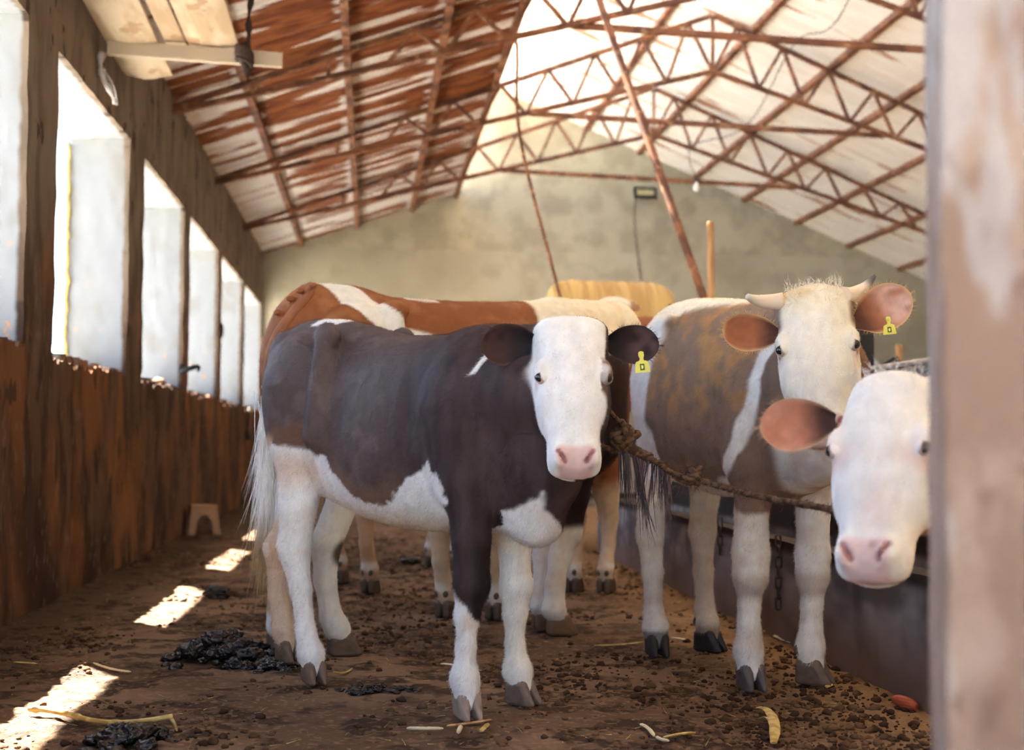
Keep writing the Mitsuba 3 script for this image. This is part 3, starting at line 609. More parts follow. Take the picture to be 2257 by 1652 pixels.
def calf_coat(p):
    q = tr.loc(p); h = hf.loc(p); s, t, z = q.T; n1, n2, n3 = meshkit.fbm(p*14, 4, 1), fur(p, 2, 34), meshkit.fbm(p*np.array((60, 60, 16)), 3, 4); sz = np.stack([s, z], 1)
    d = inside_poly(sz, [(-.463, .79), (-.349, .76), (-.213, .756), (-.133, .68), (-.03, .615), (.115, .601), (.23, .679), (.374, .742), (.438, .684), (.46, .608), (.48, .50), (0, .3), (-.5, .3)])
    c = np.tile((.098, .066, .060), (len(p), 1)); c = blend(c, (.046, .028, .029), sstep(.02, .36, s)*.9); c = blend(c, (.165, .118, .105), sstep(.50, .7, n1)*.45*sstep(.3, .0, s))  # darker towards neck and chest, shading painted into the coat
    c = blend(c, (.21, .115, .070), sstep(.10, .0, d)*sstep(.62, .45, z+0*s)*0+sstep(.085, .0, d)*sstep(-.22, -.1, s)*sstep(.3, .1, s)*.75)
    c = blend(c, (.26, .14, .075), sstep(-.60, -.67, s)*sstep(1.02, .90, z)*sstep(.72, .80, z)*.8)
    c = blend(c, TAN*.95, sstep(-.30, -.38, s)*sstep(.84, .79, z+.03*(n1-.5))*(1-patch(sz, [(-.44, .83), (-.31, .84), (-.29, .775), (-.36, .77), (-.45, .78)], n1)))
    c = blend(c, (.17, .085, .05), patch(sz, [(-.46, .85), (-.31, .86), (-.285, .785), (-.36, .775), (-.46, .78)], n1, .02)*sstep(.05, 0, t)*.8)
    belly = sstep(.006, -.006, d+.018*(n2-.5)*2+.02*(n1-.5)); hind = sstep(-.24, -.28, s)*sstep(.785, .765, z+.03*(n1-.5)); wt = np.maximum(belly*sstep(.47, .455, s), hind)
    wt = np.where(s > .47, 0, wt); nv_ = meshkit.fbm(p*np.array((34, 34, 5)), 3, 6); c = c*(1+(nv_-.5)[:, None]*1.3*sstep(.1, .4, s)[:, None])
    fore = (s > .25)*1.0
    er = (s-.465)*.573+(t+.13)*.82; frw = fore*(t < .0)*sstep(.345, .332, z+.04*(n1-.5)+1.15*np.clip(er+.01, -.03, .05)); c = blend(c, (.016, .012, .013), fore*(t < -.02)*sstep(.0, .025, er)*sstep(.56, .48, z)*.9); flw = fore*(t >= .0)*(z < .66)*sstep(.53, .50, z+.03*(n1-.5))
    chest = patch(np.stack([t, z], 1), [(-.055, .66), (-.08, .60), (-.10, .575), (-.115, .45), (.12, .45), (.07, .55), (.01, .575), (-.03, .605)], n1, .008, .02)*(s > .44)
    wt = np.where((s > .395+.12*(z-.5)) & (t < -.06) & (z < .62) & (np.abs(er) < .10) & (s < .56), frw, np.maximum(wt, np.maximum(frw, np.maximum(flw*(t > .03), chest))))
    wt = np.maximum(wt, patch(np.stack([s, t], 1), [(-.44, -.085), (-.33, -.085), (-.30, -.02), (-.36, .05), (-.45, .03)], n1, .006, .015)*(z > 1.1))
    wt = np.maximum(wt, patch(sz, [(.535, 1.06), (.56, 1.06), (.53, .99), (.51, .985)], n1, .004, .004)*(t < 0))
    wc = np.tile(WHITE, (len(p), 1)); wc = blend(wc, TAN, sstep(.55, .8, n1)*.35*sstep(.75, .3, z)); wc = blend(wc, CREAM*.92, sstep(.62, .5, z)*sstep(-.2, 0, s)*sstep(.45, .35, s)*.7)
    wc = blend(wc, TAN, sstep(.80, .70, z)*sstep(.60, .72, z)*hind*.55); wc = blend(wc, (.45, .30, .19), sstep(.055, .0, z)*.7); wc = blend(wc, TAN, (np.abs(z-.40) < .05)*(s < -.45)*.5)
    wc = blend(wc, TAN, (t > -.10)*(s < -.45)*sstep(.75, .6, z)*.75)
    c = c*(1-wt[:, None])+wc*wt[:, None]
    # head
    a, b, w = (h/HL).T; on = sstep(-.10, -.03, a)*sstep(-.185, -.155, w+.02*(n1-.5)-.10*(b > 0)+.25*np.clip(a-.55, 0, .5)); on = on*(np.abs(b) < .33)*(a < 1.2)
    eye = patch(np.stack([a, w], 1), [(.22, -.10), (.30, .0), (.46, -.02), (.56, -.10), (.55, -.2), (.30, -.24)], n1, .02, .03)*(b > .17)
    fc = np.tile(WHITE*1.02, (len(p), 1)); fc = blend(fc, (.16, .09, .07), eye); fc = blend(fc, PINK, sstep(.05, .02, np.hypot(a-.43, w+.10))*(b < 0)*.4); fc = muzzle_pink(fc, h, HL)
    c = c*(1-on[:, None])+fc*on[:, None]
    return c*(.80+.25*n3+.20*n2)[:, None]
E_ = dict
ears = [E_(shape=dict(base=hf.glo((.10*HL, -.205*HL, -.17*HL)), out=(-1, -.06, -.07), face=(.12, -1, -.10), L=.163, Wd=.062, cup=.42), out=(.05, .035, .033), **{'in': (.022, .011, .011)}, pink=(.05, .022, .02), deep=(.006, .005, .006), rim=(.085, .046, .034), fringe=260),
        E_(shape=dict(base=hf.glo((.10*HL, .205*HL, -.17*HL)), out=(1, -.06, -.03), face=(-.12, -1, -.10), L=.160, Wd=.058, cup=.42), out=(.05, .035, .033), **{'in': (.028, .015, .016)}, pink=(.10, .055, .058), deep=(.006, .005, .006), rim=(.045, .03, .028), fringe=260, tag=at(1413, 782, y=3.78), tag_size=1.0)]
build_animal('calf', 'greyish brown calf with white face and yellow ear tag, standing foremost on the dirt', tr, rows, LG, neck, hf, HL, calf_coat, ears, extra, cuts, .0065, 1, wide=1.06, fur_n=110000, fur_len=.013, bump=calf_bump, hoof_col=[(.17, .11, .075), (.14, .09, .06), (.30, .225, .18), (.16, .11, .085)], hoof_size=.86)

def tail(owner, pts, rad, col, tip_from, tip_to, tip_cols, k, length, width, seed, curl=.12):
    """Tail with its hanging switch of long hair; col(z) colours the tail."""
    P = spline(pts, 40); m = tube(P, np.interp(np.linspace(0, 1, 40), np.linspace(0, 1, len(rad)), rad), 12); v = np.asarray(m.vertices)
    n = put(owner+'__tail', m, 'm_coat', color=np.clip(col(v)*(.75+.5*fur(v, seed))[:, None], 0, 1), smooth=True)
    rg = np.random.default_rng(seed); a = rg.uniform(tip_from, 1, k); root = P[(a*39).astype(int)]+rg.standard_normal((k, 3))*width
    d = np.array([0, 0, -1.])+rg.standard_normal((k, 3))*.10
    h, ri, t = strands(root, d, rg.uniform(.55, 1.0, k)*length, .0017, rg, curl, 8)
    c0, c1 = np.asarray(tip_cols[0]), np.asarray(tip_cols[1]); z = np.asarray(h.vertices)[:, 2]; f = sstep(tip_to[1], tip_to[0], z)
    c = (c0*(1-f[:, None])+c1*f[:, None])*rg.uniform(.8, 1.15, k)[ri][:, None]
    put(n+'__switch', h, 'm_hair', color=np.clip(c, 0, 1), label='long pale hair of the tail switch')
tail('calf', [G((-.66, 0, 1.17)), G((-.735, 0, 1.10)), G((-.76, .0, .95)), at(622, 1040, y=5.10), at(614, 1130, y=5.10), at(610, 1200, y=5.10)], [.035, .028, .022, .017, .014, .010],
     lambda v: blend(np.tile((.10, .07, .06), (len(v), 1)), WHITE, sstep(.72, .68, v[:, 2])), .62, (.36, .52), (WHITE*.9, TAN), 160, .20, .006, 61)

def seg(tr, pts): return [tr.glo(p) for p in pts]
def trunk_extra(tr, hook, shoulder, k=1.0, back=.24, tw=.93):
    ex = []
    for s in (-1, 1):
        hs, ht, hz = hook; ss, st, sz = shoulder
        ex += [Cone(tr.glo((hs, s*ht, hz)), tr.glo((hs-.02, s*ht*1.04, hz-.32)), .034*k, .07*k, .05), Ell(tr, (hs, s*ht*.97, hz+.01), (.06*k, .034*k, .036*k), .04),
               Ell(tr, (hs-back, s*ht*tw, hz-.22), (.17*k, .08*k, .24*k), .06), Ell(tr, (ss, s*st, sz), (.11*k, .07*k, .25*k), .06)]
    return ex
# --- red and white cow behind the calf, facing away to the right
tr = Frame((.28, 5.6, 0), (.883, .469, 0), (0, 0, 1)); G = tr.glo; tr2 = tr
rows = [(-.765, 1.13, .98, .03, 0, 2.1), (-.745, 1.20, .90, .065, 0, 2.2), (-.69, 1.31, .80, .115, 0, 2.3), (-.57, 1.39, .72, .165, -.05, 2.4), (-.42, 1.392, .66, .195, -.08, 2.4), (-.22, 1.357, .60, .215, -.14, 2.3),
        (0, 1.358, .565, .24, -.16, 2.2), (.22, 1.366, .56, .245, -.12, 2.2), (.40, 1.38, .58, .22, -.06, 2.2), (.54, 1.39, .60, .19, 0, 2.2), (.66, 1.37, .62, .17, .05, 2.1), (.82, 1.26, .68, .135, .05, 2.1), (.90, 1.12, .80, .07, 0, 2.0)]
LG = [(seg(tr, [(-.48, -.10, 1.02), (-.45, -.12, .82), (-.475, -.11, .60), (-.545, -.095, .42), (-.545, -.09, .28), (-.52, -.09, .15), (-.495, -.09, .105), (-.475, -.09, .066)]), [.15, .10, .062, .056, .040, .040, .045, .037], tr.u*.9-tr.v*.2),
      (seg(tr, [(-.50, .10, 1.02), (-.52, .11, .84), (-.57, .10, .64), (-.665, .092, .45), (-.66, .092, .30), (-.655, .092, .16), (-.65, .092, .105), (-.635, .092, .066)]), [.15, .10, .062, .052, .034, .034, .040, .034], tr.u),
      (seg(tr, [(.52, -.10, .98), (.575, -.10, .76), (.575, -.085, .58), (.57, -.076, .43), (.535, -.07, .32), (.51, -.07, .20), (.505, -.07, .11), (.535, -.07, .066)]), [.14, .12, .080, .060, .046, .040, .046, .038], tr.u*.9-tr.v*.35),
      (seg(tr, [(.52, .10, .98), (.575, .11, .76), (.57, .10, .58), (.575, .085, .43), (.555, .08, .32), (.545, .075, .20), (.54, .075, .11), (.562, .075, .066)]), [.13, .10, .07, .056, .043, .035, .042, .037], tr.u*.9-tr.v*.2)]
HL2 = .50; poll = at(1362, 682, y=6.28); hf2 = Frame(poll, (.55, .42, -.62), (.35, .30, .80))
neck = [Cone(G((.48, 0, 1.14)), G((.70, 0, 1.10)), .21, .185, .06), Cone(G((.70, 0, 1.08)), hf2.glo((.14*HL2, 0, -.34*HL2)), .19, .11, .06), Cone(G((.55, 0, 1.285)), hf2.glo((.04*HL2, 0, -.13*HL2)), .115, .095, .06),
        Cone(G((.76, -.02, .84)), hf2.glo((.5*HL2, 0, -.40*HL2)), .10, .07, .08)]
ex = trunk_extra(tr, (-.31, .175, 1.28), (.52, .17, 1.0), 1.05, .15)+[Ell(None, at(x, y+3, y=5.22), (.018, .018, .012), .03) for x, y in ((690, 625), (662, 638), (640, 655), (612, 686))]
cu2 = [Ell(tr, (-.10, s*.275, 1.17), (.09, .06, .15), .06) for s in (-1, 1)]
RED, DRED = (.25, .082, .028), (.12, .036, .015)
def cow2_coat(p):
    q = tr2.loc(p); h = hf2.loc(p)/HL2; s, t, z = q.T; n1, n2, n3 = meshkit.fbm(p*12, 4, 21), fur(p, 22, 34), meshkit.fbm(p*np.array((60, 60, 16)), 3, 24); sz = np.stack([s, z], 1)
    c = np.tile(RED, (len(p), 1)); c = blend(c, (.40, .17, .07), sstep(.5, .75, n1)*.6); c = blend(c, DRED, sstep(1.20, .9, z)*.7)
    c = blend(c, (.016, .010, .012), patch(sz, [(.62, 1.25), (.90, 1.30), (1.05, 1.10), (.93, .80), (.77, .69), (.70, .557), (.615, .40), (.52, .455), (.49, .60), (.42, .80)], n1, .02)*.96)  # shade on shoulder and neck painted near black over the dark red coat
    c = blend(c, (.20, .06, .03), sstep(.84, .90, s)*sstep(1.25, 1.1, z)*sstep(.8, .9, z)*.8)
    w = patch(sz, [(-.58, 1.42), (-.47, 1.42), (-.384, 1.35), (-.345, 1.311), (-.262, 1.23), (-.155, 1.21), (-.11, 1.166), (-.03, .9), (-.28, .8), (-.325, 1.157), (-.383, 1.20), (-.505, 1.30)], n1, .006, .028)
    w = np.maximum(w, sstep(.36, .382, s+.10*(1.37-z)+.05*(n1-.5))*sstep(1.16, 1.20, z+.06*(n1-.5)))
    w = np.maximum(w, patch(sz, [(-.19, 1.345), (-.05, 1.345), (-.05, 1.38), (-.19, 1.38)], n1, .006, .01)*.8)
    front = (s > .3); w = np.maximum(w, front*sstep(.46, .43, z+.04*(n1-.5))); w = np.maximum(w, (~front)*sstep(.74, .70, z)*.0+(~front)*sstep(.70, .62, z+.06*(n1-.5)))
    w = np.maximum(w, sstep(.70, .64, z+.04*(n1-.5))*(s > -.4)*(s < .45))
    w = np.where((h[:, 0] > -.15) & (np.abs(h[:, 1]) < .4) & (s > .76) & (z > 1.0), np.maximum(w, sstep(.32, .22, h[:, 0])), w)
    wc = np.tile(CREAM*1.02, (len(p), 1)); wc = blend(wc, WHITE, sstep(.6, .4, z)*front); wc = blend(wc, TAN, sstep(.5, .8, n1)*.4); wc = blend(wc, TAN*.8, (~front)*(t > 0)*sstep(.7, .5, z)*.85); wc = blend(wc, WHITE*.95, (~front)*(t <= 0)*.6); wc = blend(wc, WHITE, (~front)*(t > 0)*sstep(.17, .14, z)); wc = blend(wc, (.085, .05, .032), (t < 0)*sstep(.062, .03, np.hypot(s+.50, (z-.385)))*.95)
    c = c*(1-w[:, None])+wc*w[:, None]; return c*(.80+.25*n3+.20*n2)[:, None]
ears = [E_(shape=dict(base=hf2.glo((.10*HL2, .19*HL2, -.14*HL2)), out=(-.62, .72, .02), face=(.6, .5, .5), L=.17, Wd=.055, cup=.5), out=CREAM, **{'in': (.4, .2, .12)}, rim=CREAM)]
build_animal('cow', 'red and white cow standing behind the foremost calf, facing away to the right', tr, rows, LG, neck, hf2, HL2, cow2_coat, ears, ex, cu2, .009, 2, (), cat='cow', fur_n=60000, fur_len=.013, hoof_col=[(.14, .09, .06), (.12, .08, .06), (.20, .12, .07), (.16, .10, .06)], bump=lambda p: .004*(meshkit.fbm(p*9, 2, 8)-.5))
Q = spline([at(1306, 678, y=6.36), at(1330, 667, y=6.36), at(1362, 664, y=6.34), at(1388, 672, y=6.32), at(1408, 681, y=6.30)], 24); m = tube(Q, np.interp(np.linspace(0, 1, 24), (0, .3, .6, .72, .9, 1), (.012, .022, .022, .018, .022, .010)), 14); v = np.asarray(m.vertices)
n = put('cow__ear', m, 'm_coat', color=blend(np.tile(CREAM, (len(v), 1)), (.40, .22, .10), sstep(at(1385, 672, y=6.3)[0], at(1394, 672, y=6.3)[0], v[:, 0])), smooth=True)
rg = np.random.default_rng(9); k = 260; ii = rg.integers(0, len(v), k); hm, ri, ht = strands(v[ii], vnormals(m)[ii]+rg.standard_normal((k, 3))*.5+np.array((.6, 0, 0)), rg.uniform(.008, .018, k), .0006, rg, .5, 4)
put(n+'__fringe', hm, 'm_hair', color=np.tile(CREAM, (len(hm.vertices), 1)))
tail('cow', [G((-.58, -.01, 1.375)), at(678, 650, y=5.24), at(640, 700, y=5.22), at(606, 758, y=5.20), at(593, 830, y=5.19), at(591, 930, y=5.18), at(590, 1050, y=5.16), at(586, 1150, y=5.15)], [.018, .022, .024, .024, .023, .023, .023, .018],
     lambda v: blend(np.tile((.27, .10, .045), (len(v), 1)), WHITE, sstep(.97, .94, v[:, 2])), .52, (.38, .58), (WHITE*1.08, np.array((.50, .33, .16))), 1000, .34, .013, 62, .09)

# --- horned pale brown and white cow on the right
tr = Frame((1.26, 4.86, 0), (.2, -.98, 0), (0, 0, 1)); G = tr.glo; tr3 = tr
rows = [(-.66, 1.12, .95, .05, 0, 2.1), (-.63, 1.21, .86, .10, 0, 2.2), (-.55, 1.29, .76, .118, 0, 2.3), (-.42, 1.325, .68, .155, -.08, 2.4), (-.28, 1.328, .64, .185, -.12, 2.4), (-.10, 1.315, .62, .212, -.18, 2.2),
        (.08, 1.295, .61, .225, -.16, 2.2), (.24, 1.275, .61, .222, -.10, 2.2), (.38, 1.265, .61, .20, -.05, 2.2), (.50, 1.235, .63, .18, 0, 2.2), (.62, 1.17, .66, .15, .05, 2.1), (.71, 1.06, .72, .10, .05, 2.1), (.76, .96, .80, .04, 0, 2)]
LG = [(seg(tr, [(-.42, -.055, 1.0), (-.40, -.088, .82), (-.39, -.125, .60), (-.42, -.125, .45), (-.40, -.122, .31), (-.39, -.122, .16), (-.375, -.122, .11), (-.36, -.122, .066)]), [.115, .080, .055, .050, .036, .034, .045, .038], tr.u-tr.v*.15),
      (seg(tr, [(-.42, .055, 1.0), (-.42, .095, .82), (-.44, .115, .62), (-.47, .115, .46), (-.46, .115, .30), (-.45, .115, .16), (-.43, .115, .11), (-.42, .115, .066)]), [.115, .080, .055, .050, .036, .034, .043, .038], tr.u*.8+tr.v*.5),
      (seg(tr, [(.42, -.09, .96), (.43, -.115, .74), (.41, -.122, .58), (.405, -.122, .44), (.40, -.122, .37), (.39, -.122, .28), (.385, -.122, .13), (.40, -.122, .07)]), [.12, .085, .052, .058, .054, .034, .045, .039], tr.u-tr.v*.1),
      (seg(tr, [(.40, .09, .96), (.39, .115, .74), (.375, .12, .56), (.37, .12, .43), (.368, .12, .36), (.362, .12, .27), (.352, .12, .13), (.36, .12, .07)]), [.12, .085, .052, .055, .050, .033, .044, .039], tr.u*.75+tr.v*.65)]
HL3 = .475; poll = at(1792, 632, y=4.05); hf3 = Frame(poll, at(1818, 972, y=3.86)-poll, (-.36, -1, .30))
neck = [Cone(G((.40, 0, 1.02)), G((.60, 0, 1.00)), .20, .165, .06), Cone(G((.60, 0, 1.0)), hf3.glo((.14*HL3, 0, -.36*HL3)), .165, .10, .06), Cone(G((.40, 0, 1.13)), hf3.glo((.06*HL3, 0, -.26*HL3)), .10, .09, .06), Cone(G((.68, .0, .78)), hf3.glo((.5*HL3, 0, -.40*HL3)), .10, .06, .08)]
ex = trunk_extra(tr, (-.20, .155, 1.22), (.42, .155, .92), 1.0, .24, .55)
cu3 = [Ell(tr, (-.06, s*.245, 1.12), (.08, .05, .13), .06) for s in (-1, 1)]
def cow3_coat(p):
    q = tr3.loc(p); h = hf3.loc(p)/HL3; s, t, z = q.T; n1, n2, n3 = meshkit.fbm(p*12, 4, 31), fur(p, 32, 34), meshkit.fbm(p*np.array((55, 55, 16)), 3, 34); sz = np.stack([s, z], 1)
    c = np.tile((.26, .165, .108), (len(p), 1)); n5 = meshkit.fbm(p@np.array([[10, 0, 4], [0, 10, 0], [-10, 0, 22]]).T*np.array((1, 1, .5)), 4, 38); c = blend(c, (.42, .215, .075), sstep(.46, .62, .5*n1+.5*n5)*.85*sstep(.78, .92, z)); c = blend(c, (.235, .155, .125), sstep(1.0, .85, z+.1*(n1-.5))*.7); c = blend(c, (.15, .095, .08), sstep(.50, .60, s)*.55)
    w = np.maximum(sstep(-.20, -.235, s-.25*(z-1.0)*(z > 1.0)+.03*(n1-.5)), sstep(1.262, 1.285, z+.035*(n1-.5)+.02*np.abs(t)))
    st = patch(sz, [(.56, 1.12), (.545, 1.0), (.51, .90), (.465, .80), (.40, .73), (.30, .685), (.10, .65), (0, .60), (.2, .55), (.33, .58), (.385, .68), (.455, .72), (.495, .77), (.54, .86), (.575, .95), (.605, 1.05), (.66, 1.12), (.78, 1.13), (.78, 1.17), (.60, 1.17)], n1, .008, .016); w = np.maximum(w, st)
    w = np.maximum(w, sstep(.665, .645, z+.03*(n1-.5))*(s < .27)); leg = z < .66
    w = np.where(leg & (s > .25), sstep(.615, .595, z+.06*(n1-.5)+.5*np.clip(s-.40, 0, .1)), w)
    chest = sstep(.50, .56, s-.9*np.clip(-.07-t, 0, 1))*sstep(.90, .80, z+.1*(n1-.5)); w = np.maximum(w, chest*.85)
    w = np.maximum(w, (t > .05)*(s > .3)*sstep(.80, .7, z))
    wc = np.tile(WHITE, (len(p), 1)); wc = blend(wc, CREAM, sstep(1.22, 1.27, z)*.8); wc = blend(wc, (.55, .42, .33), sstep(.42, .75, n1)*.5*leg); wc = blend(wc, (.40, .29, .22), sstep(.06, .02, np.abs(z-.345+.02*n1))*(s > .2)*.55); wc = blend(wc, (.45, .33, .25), chest*sstep(.4, .7, n1)*.6)
    wc = blend(wc, (.10, .085, .08), sstep(.105, .085, z+.03*(n1-.5))*(s < 0)*.8); wc = blend(wc, (.50, .35, .22), (s < -.2)*(t > .02)*sstep(.7, .5, z)*.6)
    c = c*(1-w[:, None])+wc*w[:, None]
    a, b, ww = h.T; on = sstep(-.12, -.05, a)*sstep(-.36, -.30, ww+.02*(n1-.5)+.14*np.clip(a-.55, 0, 1)); on = on*(np.abs(b) < .34)*(a < 1.2)
    fc = np.tile(np.array((.80, .755, .66)), (len(p), 1)); fc = blend(fc, CREAM, sstep(.30, .08, a)*.75); fc = blend(fc, (.62, .47, .24), sstep(.5, .72, n1)*sstep(.25, .1, a)*.7); fc = blend(fc, CREAM*.95, sstep(.05, .16, b)*.6)
    fc = blend(fc, PINK, sstep(.09, .03, np.hypot(a-.42, ww+.10))*.45); fc = blend(fc, (.10, .07, .05), sstep(.062, .045, np.hypot(a-.395, (ww+.085)*1.1))*(np.abs(b) > .19)*.7); fc = muzzle_pink(fc, h*HL3, HL3)
    fc = blend(fc, (.16, .085, .05), sstep(.19, .215, np.abs(b))*sstep(.27, .20, a)*sstep(-.04, -.10, ww)*.9)
    c = c*(1-on[:, None])+fc*on[:, None]; return c*(.80+.25*n3+.20*n2)[:, None]
EO = dict(out=(.46, .29, .16), deep=(.08, .032, .022), rim=(.62, .42, .22), fringe=420)
ears = [E_(shape=dict(base=hf3.glo((.245*HL3, -.225*HL3, -.14*HL3)), out=(-1, .0, .07), face=(.15, -1, -.05), L=.178, Wd=.060, cup=.38), **EO, **{'in': (.36, .13, .065)}),
        E_(shape=dict(base=hf3.glo((.22*HL3, .225*HL3, -.14*HL3)), out=(1, .0, .55), face=(-.15, -1, .02), L=.205, Wd=.072, cup=.33), **EO, **{'in': (.37, .14, .08)}, pink=(.62, .40, .34), tag=at(1958, 704, y=4.02), tag_size=.92)]
horns = [([hf3.glo((.045*HL3, -.19*HL3, -.07*HL3)), at(1680, 664, y=4.10), at(1648, 653, y=4.07)], [.027, .021, .009], (.74, .60, .46), (.70, .64, .50)),
         ([hf3.glo((.045*HL3, .17*HL3, -.07*HL3)), at(1902, 636, y=4.08), at(1928, 607, y=4.06)], [.029, .022, .006], (.74, .60, .46), (.14, .13, .11))]
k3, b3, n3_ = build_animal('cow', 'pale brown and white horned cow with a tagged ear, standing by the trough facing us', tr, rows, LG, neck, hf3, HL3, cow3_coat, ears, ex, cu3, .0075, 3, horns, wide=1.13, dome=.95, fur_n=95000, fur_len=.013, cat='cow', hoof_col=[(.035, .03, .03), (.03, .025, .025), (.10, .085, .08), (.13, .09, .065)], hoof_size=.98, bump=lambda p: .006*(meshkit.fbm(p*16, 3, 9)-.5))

# --- white faced calf peering out from behind the pillar
tr = Frame((1.93, 3.16, 0), (-.95, -.22, 0), (0, 0, 1)); G = tr.glo; tr4 = tr
rows = [(-.70, 1.02, .86, .05, 0, 2.1), (-.62, 1.12, .72, .13, 0, 2.3), (-.45, 1.14, .62, .165, -.06, 2.4), (-.22, 1.11, .54, .175, -.14, 2.3), (.08, 1.06, .50, .195, -.12, 2.2), (.36, 1.06, .51, .175, 0, 2.2), (.52, 1.03, .53, .145, .05, 2.2), (.62, .97, .57, .10, .05, 2.1), (.68, .88, .66, .04, 0, 2)]
LG = [(seg(tr, [(x, s*.12, .84), (x+.0, s*.12, .66), (x+o, s*.12, .40), (x+o, s*.12, .26), (x+o+.01, s*.12, .12), (x+o+.03, s*.12, .066)]), [.14, .08, .05, .036, .042, .036], tr.u) for x, o in ((-.44, -.10), (.40, .0)) for s in (-1, 1)]
HL4 = .445; poll = at(1952, 818, y=2.88); hf4 = Frame(poll, at(1884, 1300, y=2.68)-poll, (-.85, -1, .34))
neck = [Cone(G((.40, 0, .86)), G((.56, 0, .86)), .18, .14, .06), Cone(G((.56, 0, .86)), hf4.glo((.18*HL4, .02, -.38*HL4)), .14, .09, .06), Cone(G((.36, 0, .97)), hf4.glo((.08*HL4, .03, -.30*HL4)), .09, .07, .06), Cone(G((.60, 0, .66)), hf4.glo((.55*HL4, .02, -.38*HL4)), .07, .05, .06)]
def cow4_coat(p):
    q = tr4.loc(p); h = hf4.loc(p)/HL4; s, t, z = q.T; n1, n2, n3 = meshkit.fbm(p*12, 4, 41), fur(p, 42, 36), meshkit.fbm(p*np.array((55, 55, 16)), 3, 44)
    c = np.tile((.30, .17, .10), (len(p), 1)); w = sstep(.5, .47, z+.03*(n1-.5)); c = blend(c, WHITE, w)
    a, b, ww = h.T; on = sstep(-.16, -.10, a)*sstep(-.40, -.34, ww+.02*(n1-.5)+.10*np.clip(a-.55, 0, 1))*(np.abs(b) < .36)*(a < 1.2)
    fc = np.tile(WHITE*1.04, (len(p), 1)); fc = blend(fc, PINK*1.08, sstep(.13, .03, np.hypot(a-.43, (ww+.09)))*(.65)); fc = blend(fc, PINK*1.1, sstep(.14, .02, np.hypot((a-.70)*.7, b-.03))*.30); fc = muzzle_pink(fc, h*HL4, HL4, np.array((.72, .50, .47)))
    fc = blend(fc, (.36, .20, .16), sstep(.03, .012, np.hypot(a-.885, b-.035))*.6)
    c = c*(1-on[:, None])+fc*on[:, None]; return c*(.84+.20*n3+.16*n2)[:, None]
ears = [E_(shape=dict(base=hf4.glo((.18*HL4, -.27*HL4, -.13*HL4)), out=(-1, -.05, -.10), face=(.2, -1, .05), L=.172, Wd=.060, cup=.40), out=(.34, .20, .13), **{'in': (.46, .19, .125)}, pink=(.56, .28, .21), deep=(.06, .03, .025), rim=(.52, .35, .24), fringe=300)]
k4, b4, n4_ = build_animal('calf', 'white faced calf with one brown ear, peering out from behind the blurred pillar', tr, rows, LG, neck, hf4, HL4, cow4_coat, ears, (), (), .0075, 4, wide=1.12, dome=.70, fur_n=60000, fur_len=.011, bump=lambda p: .002*(meshkit.fbm(p*14, 2, 5)-.5))

# tousled hair on the polls
def tuft(owner, hf, L, k, cols, seed, length=(.02, .05), spread=.17, up=1.0):
    rg = np.random.default_rng(seed); a = rg.uniform(-.05, .12, k); b = rg.uniform(-spread, spread, k); w = rg.uniform(-.16, .01, k)
    root = hf.glo(np.stack([a*L, b*L, w*L], 1)); d = -hf.u*up+hf.w*.35+hf.v*(b*2.2)[:, None]+rg.standard_normal((k, 3))*.45
    m, ri, t = strands(root, d, rg.uniform(*length, k), .0009, rg, .8, 6); c = np.asarray(cols)[rg.integers(0, len(cols), k)][ri]
    put(owner+'__forelock', m, 'm_hair', color=c*(.8+.2*t)[:, None], label='tousled pale hair on the poll')
tuft(k3, hf3, HL3, 900, [(.90, .85, .70), (.90, .84, .68), (.80, .66, .42), (.9, .88, .84)], 5, (.008, .024))
tuft(k4, hf4, HL4, 600, [WHITE*1.1, WHITE*1.15], 6, (.008, .018), .17, .8)

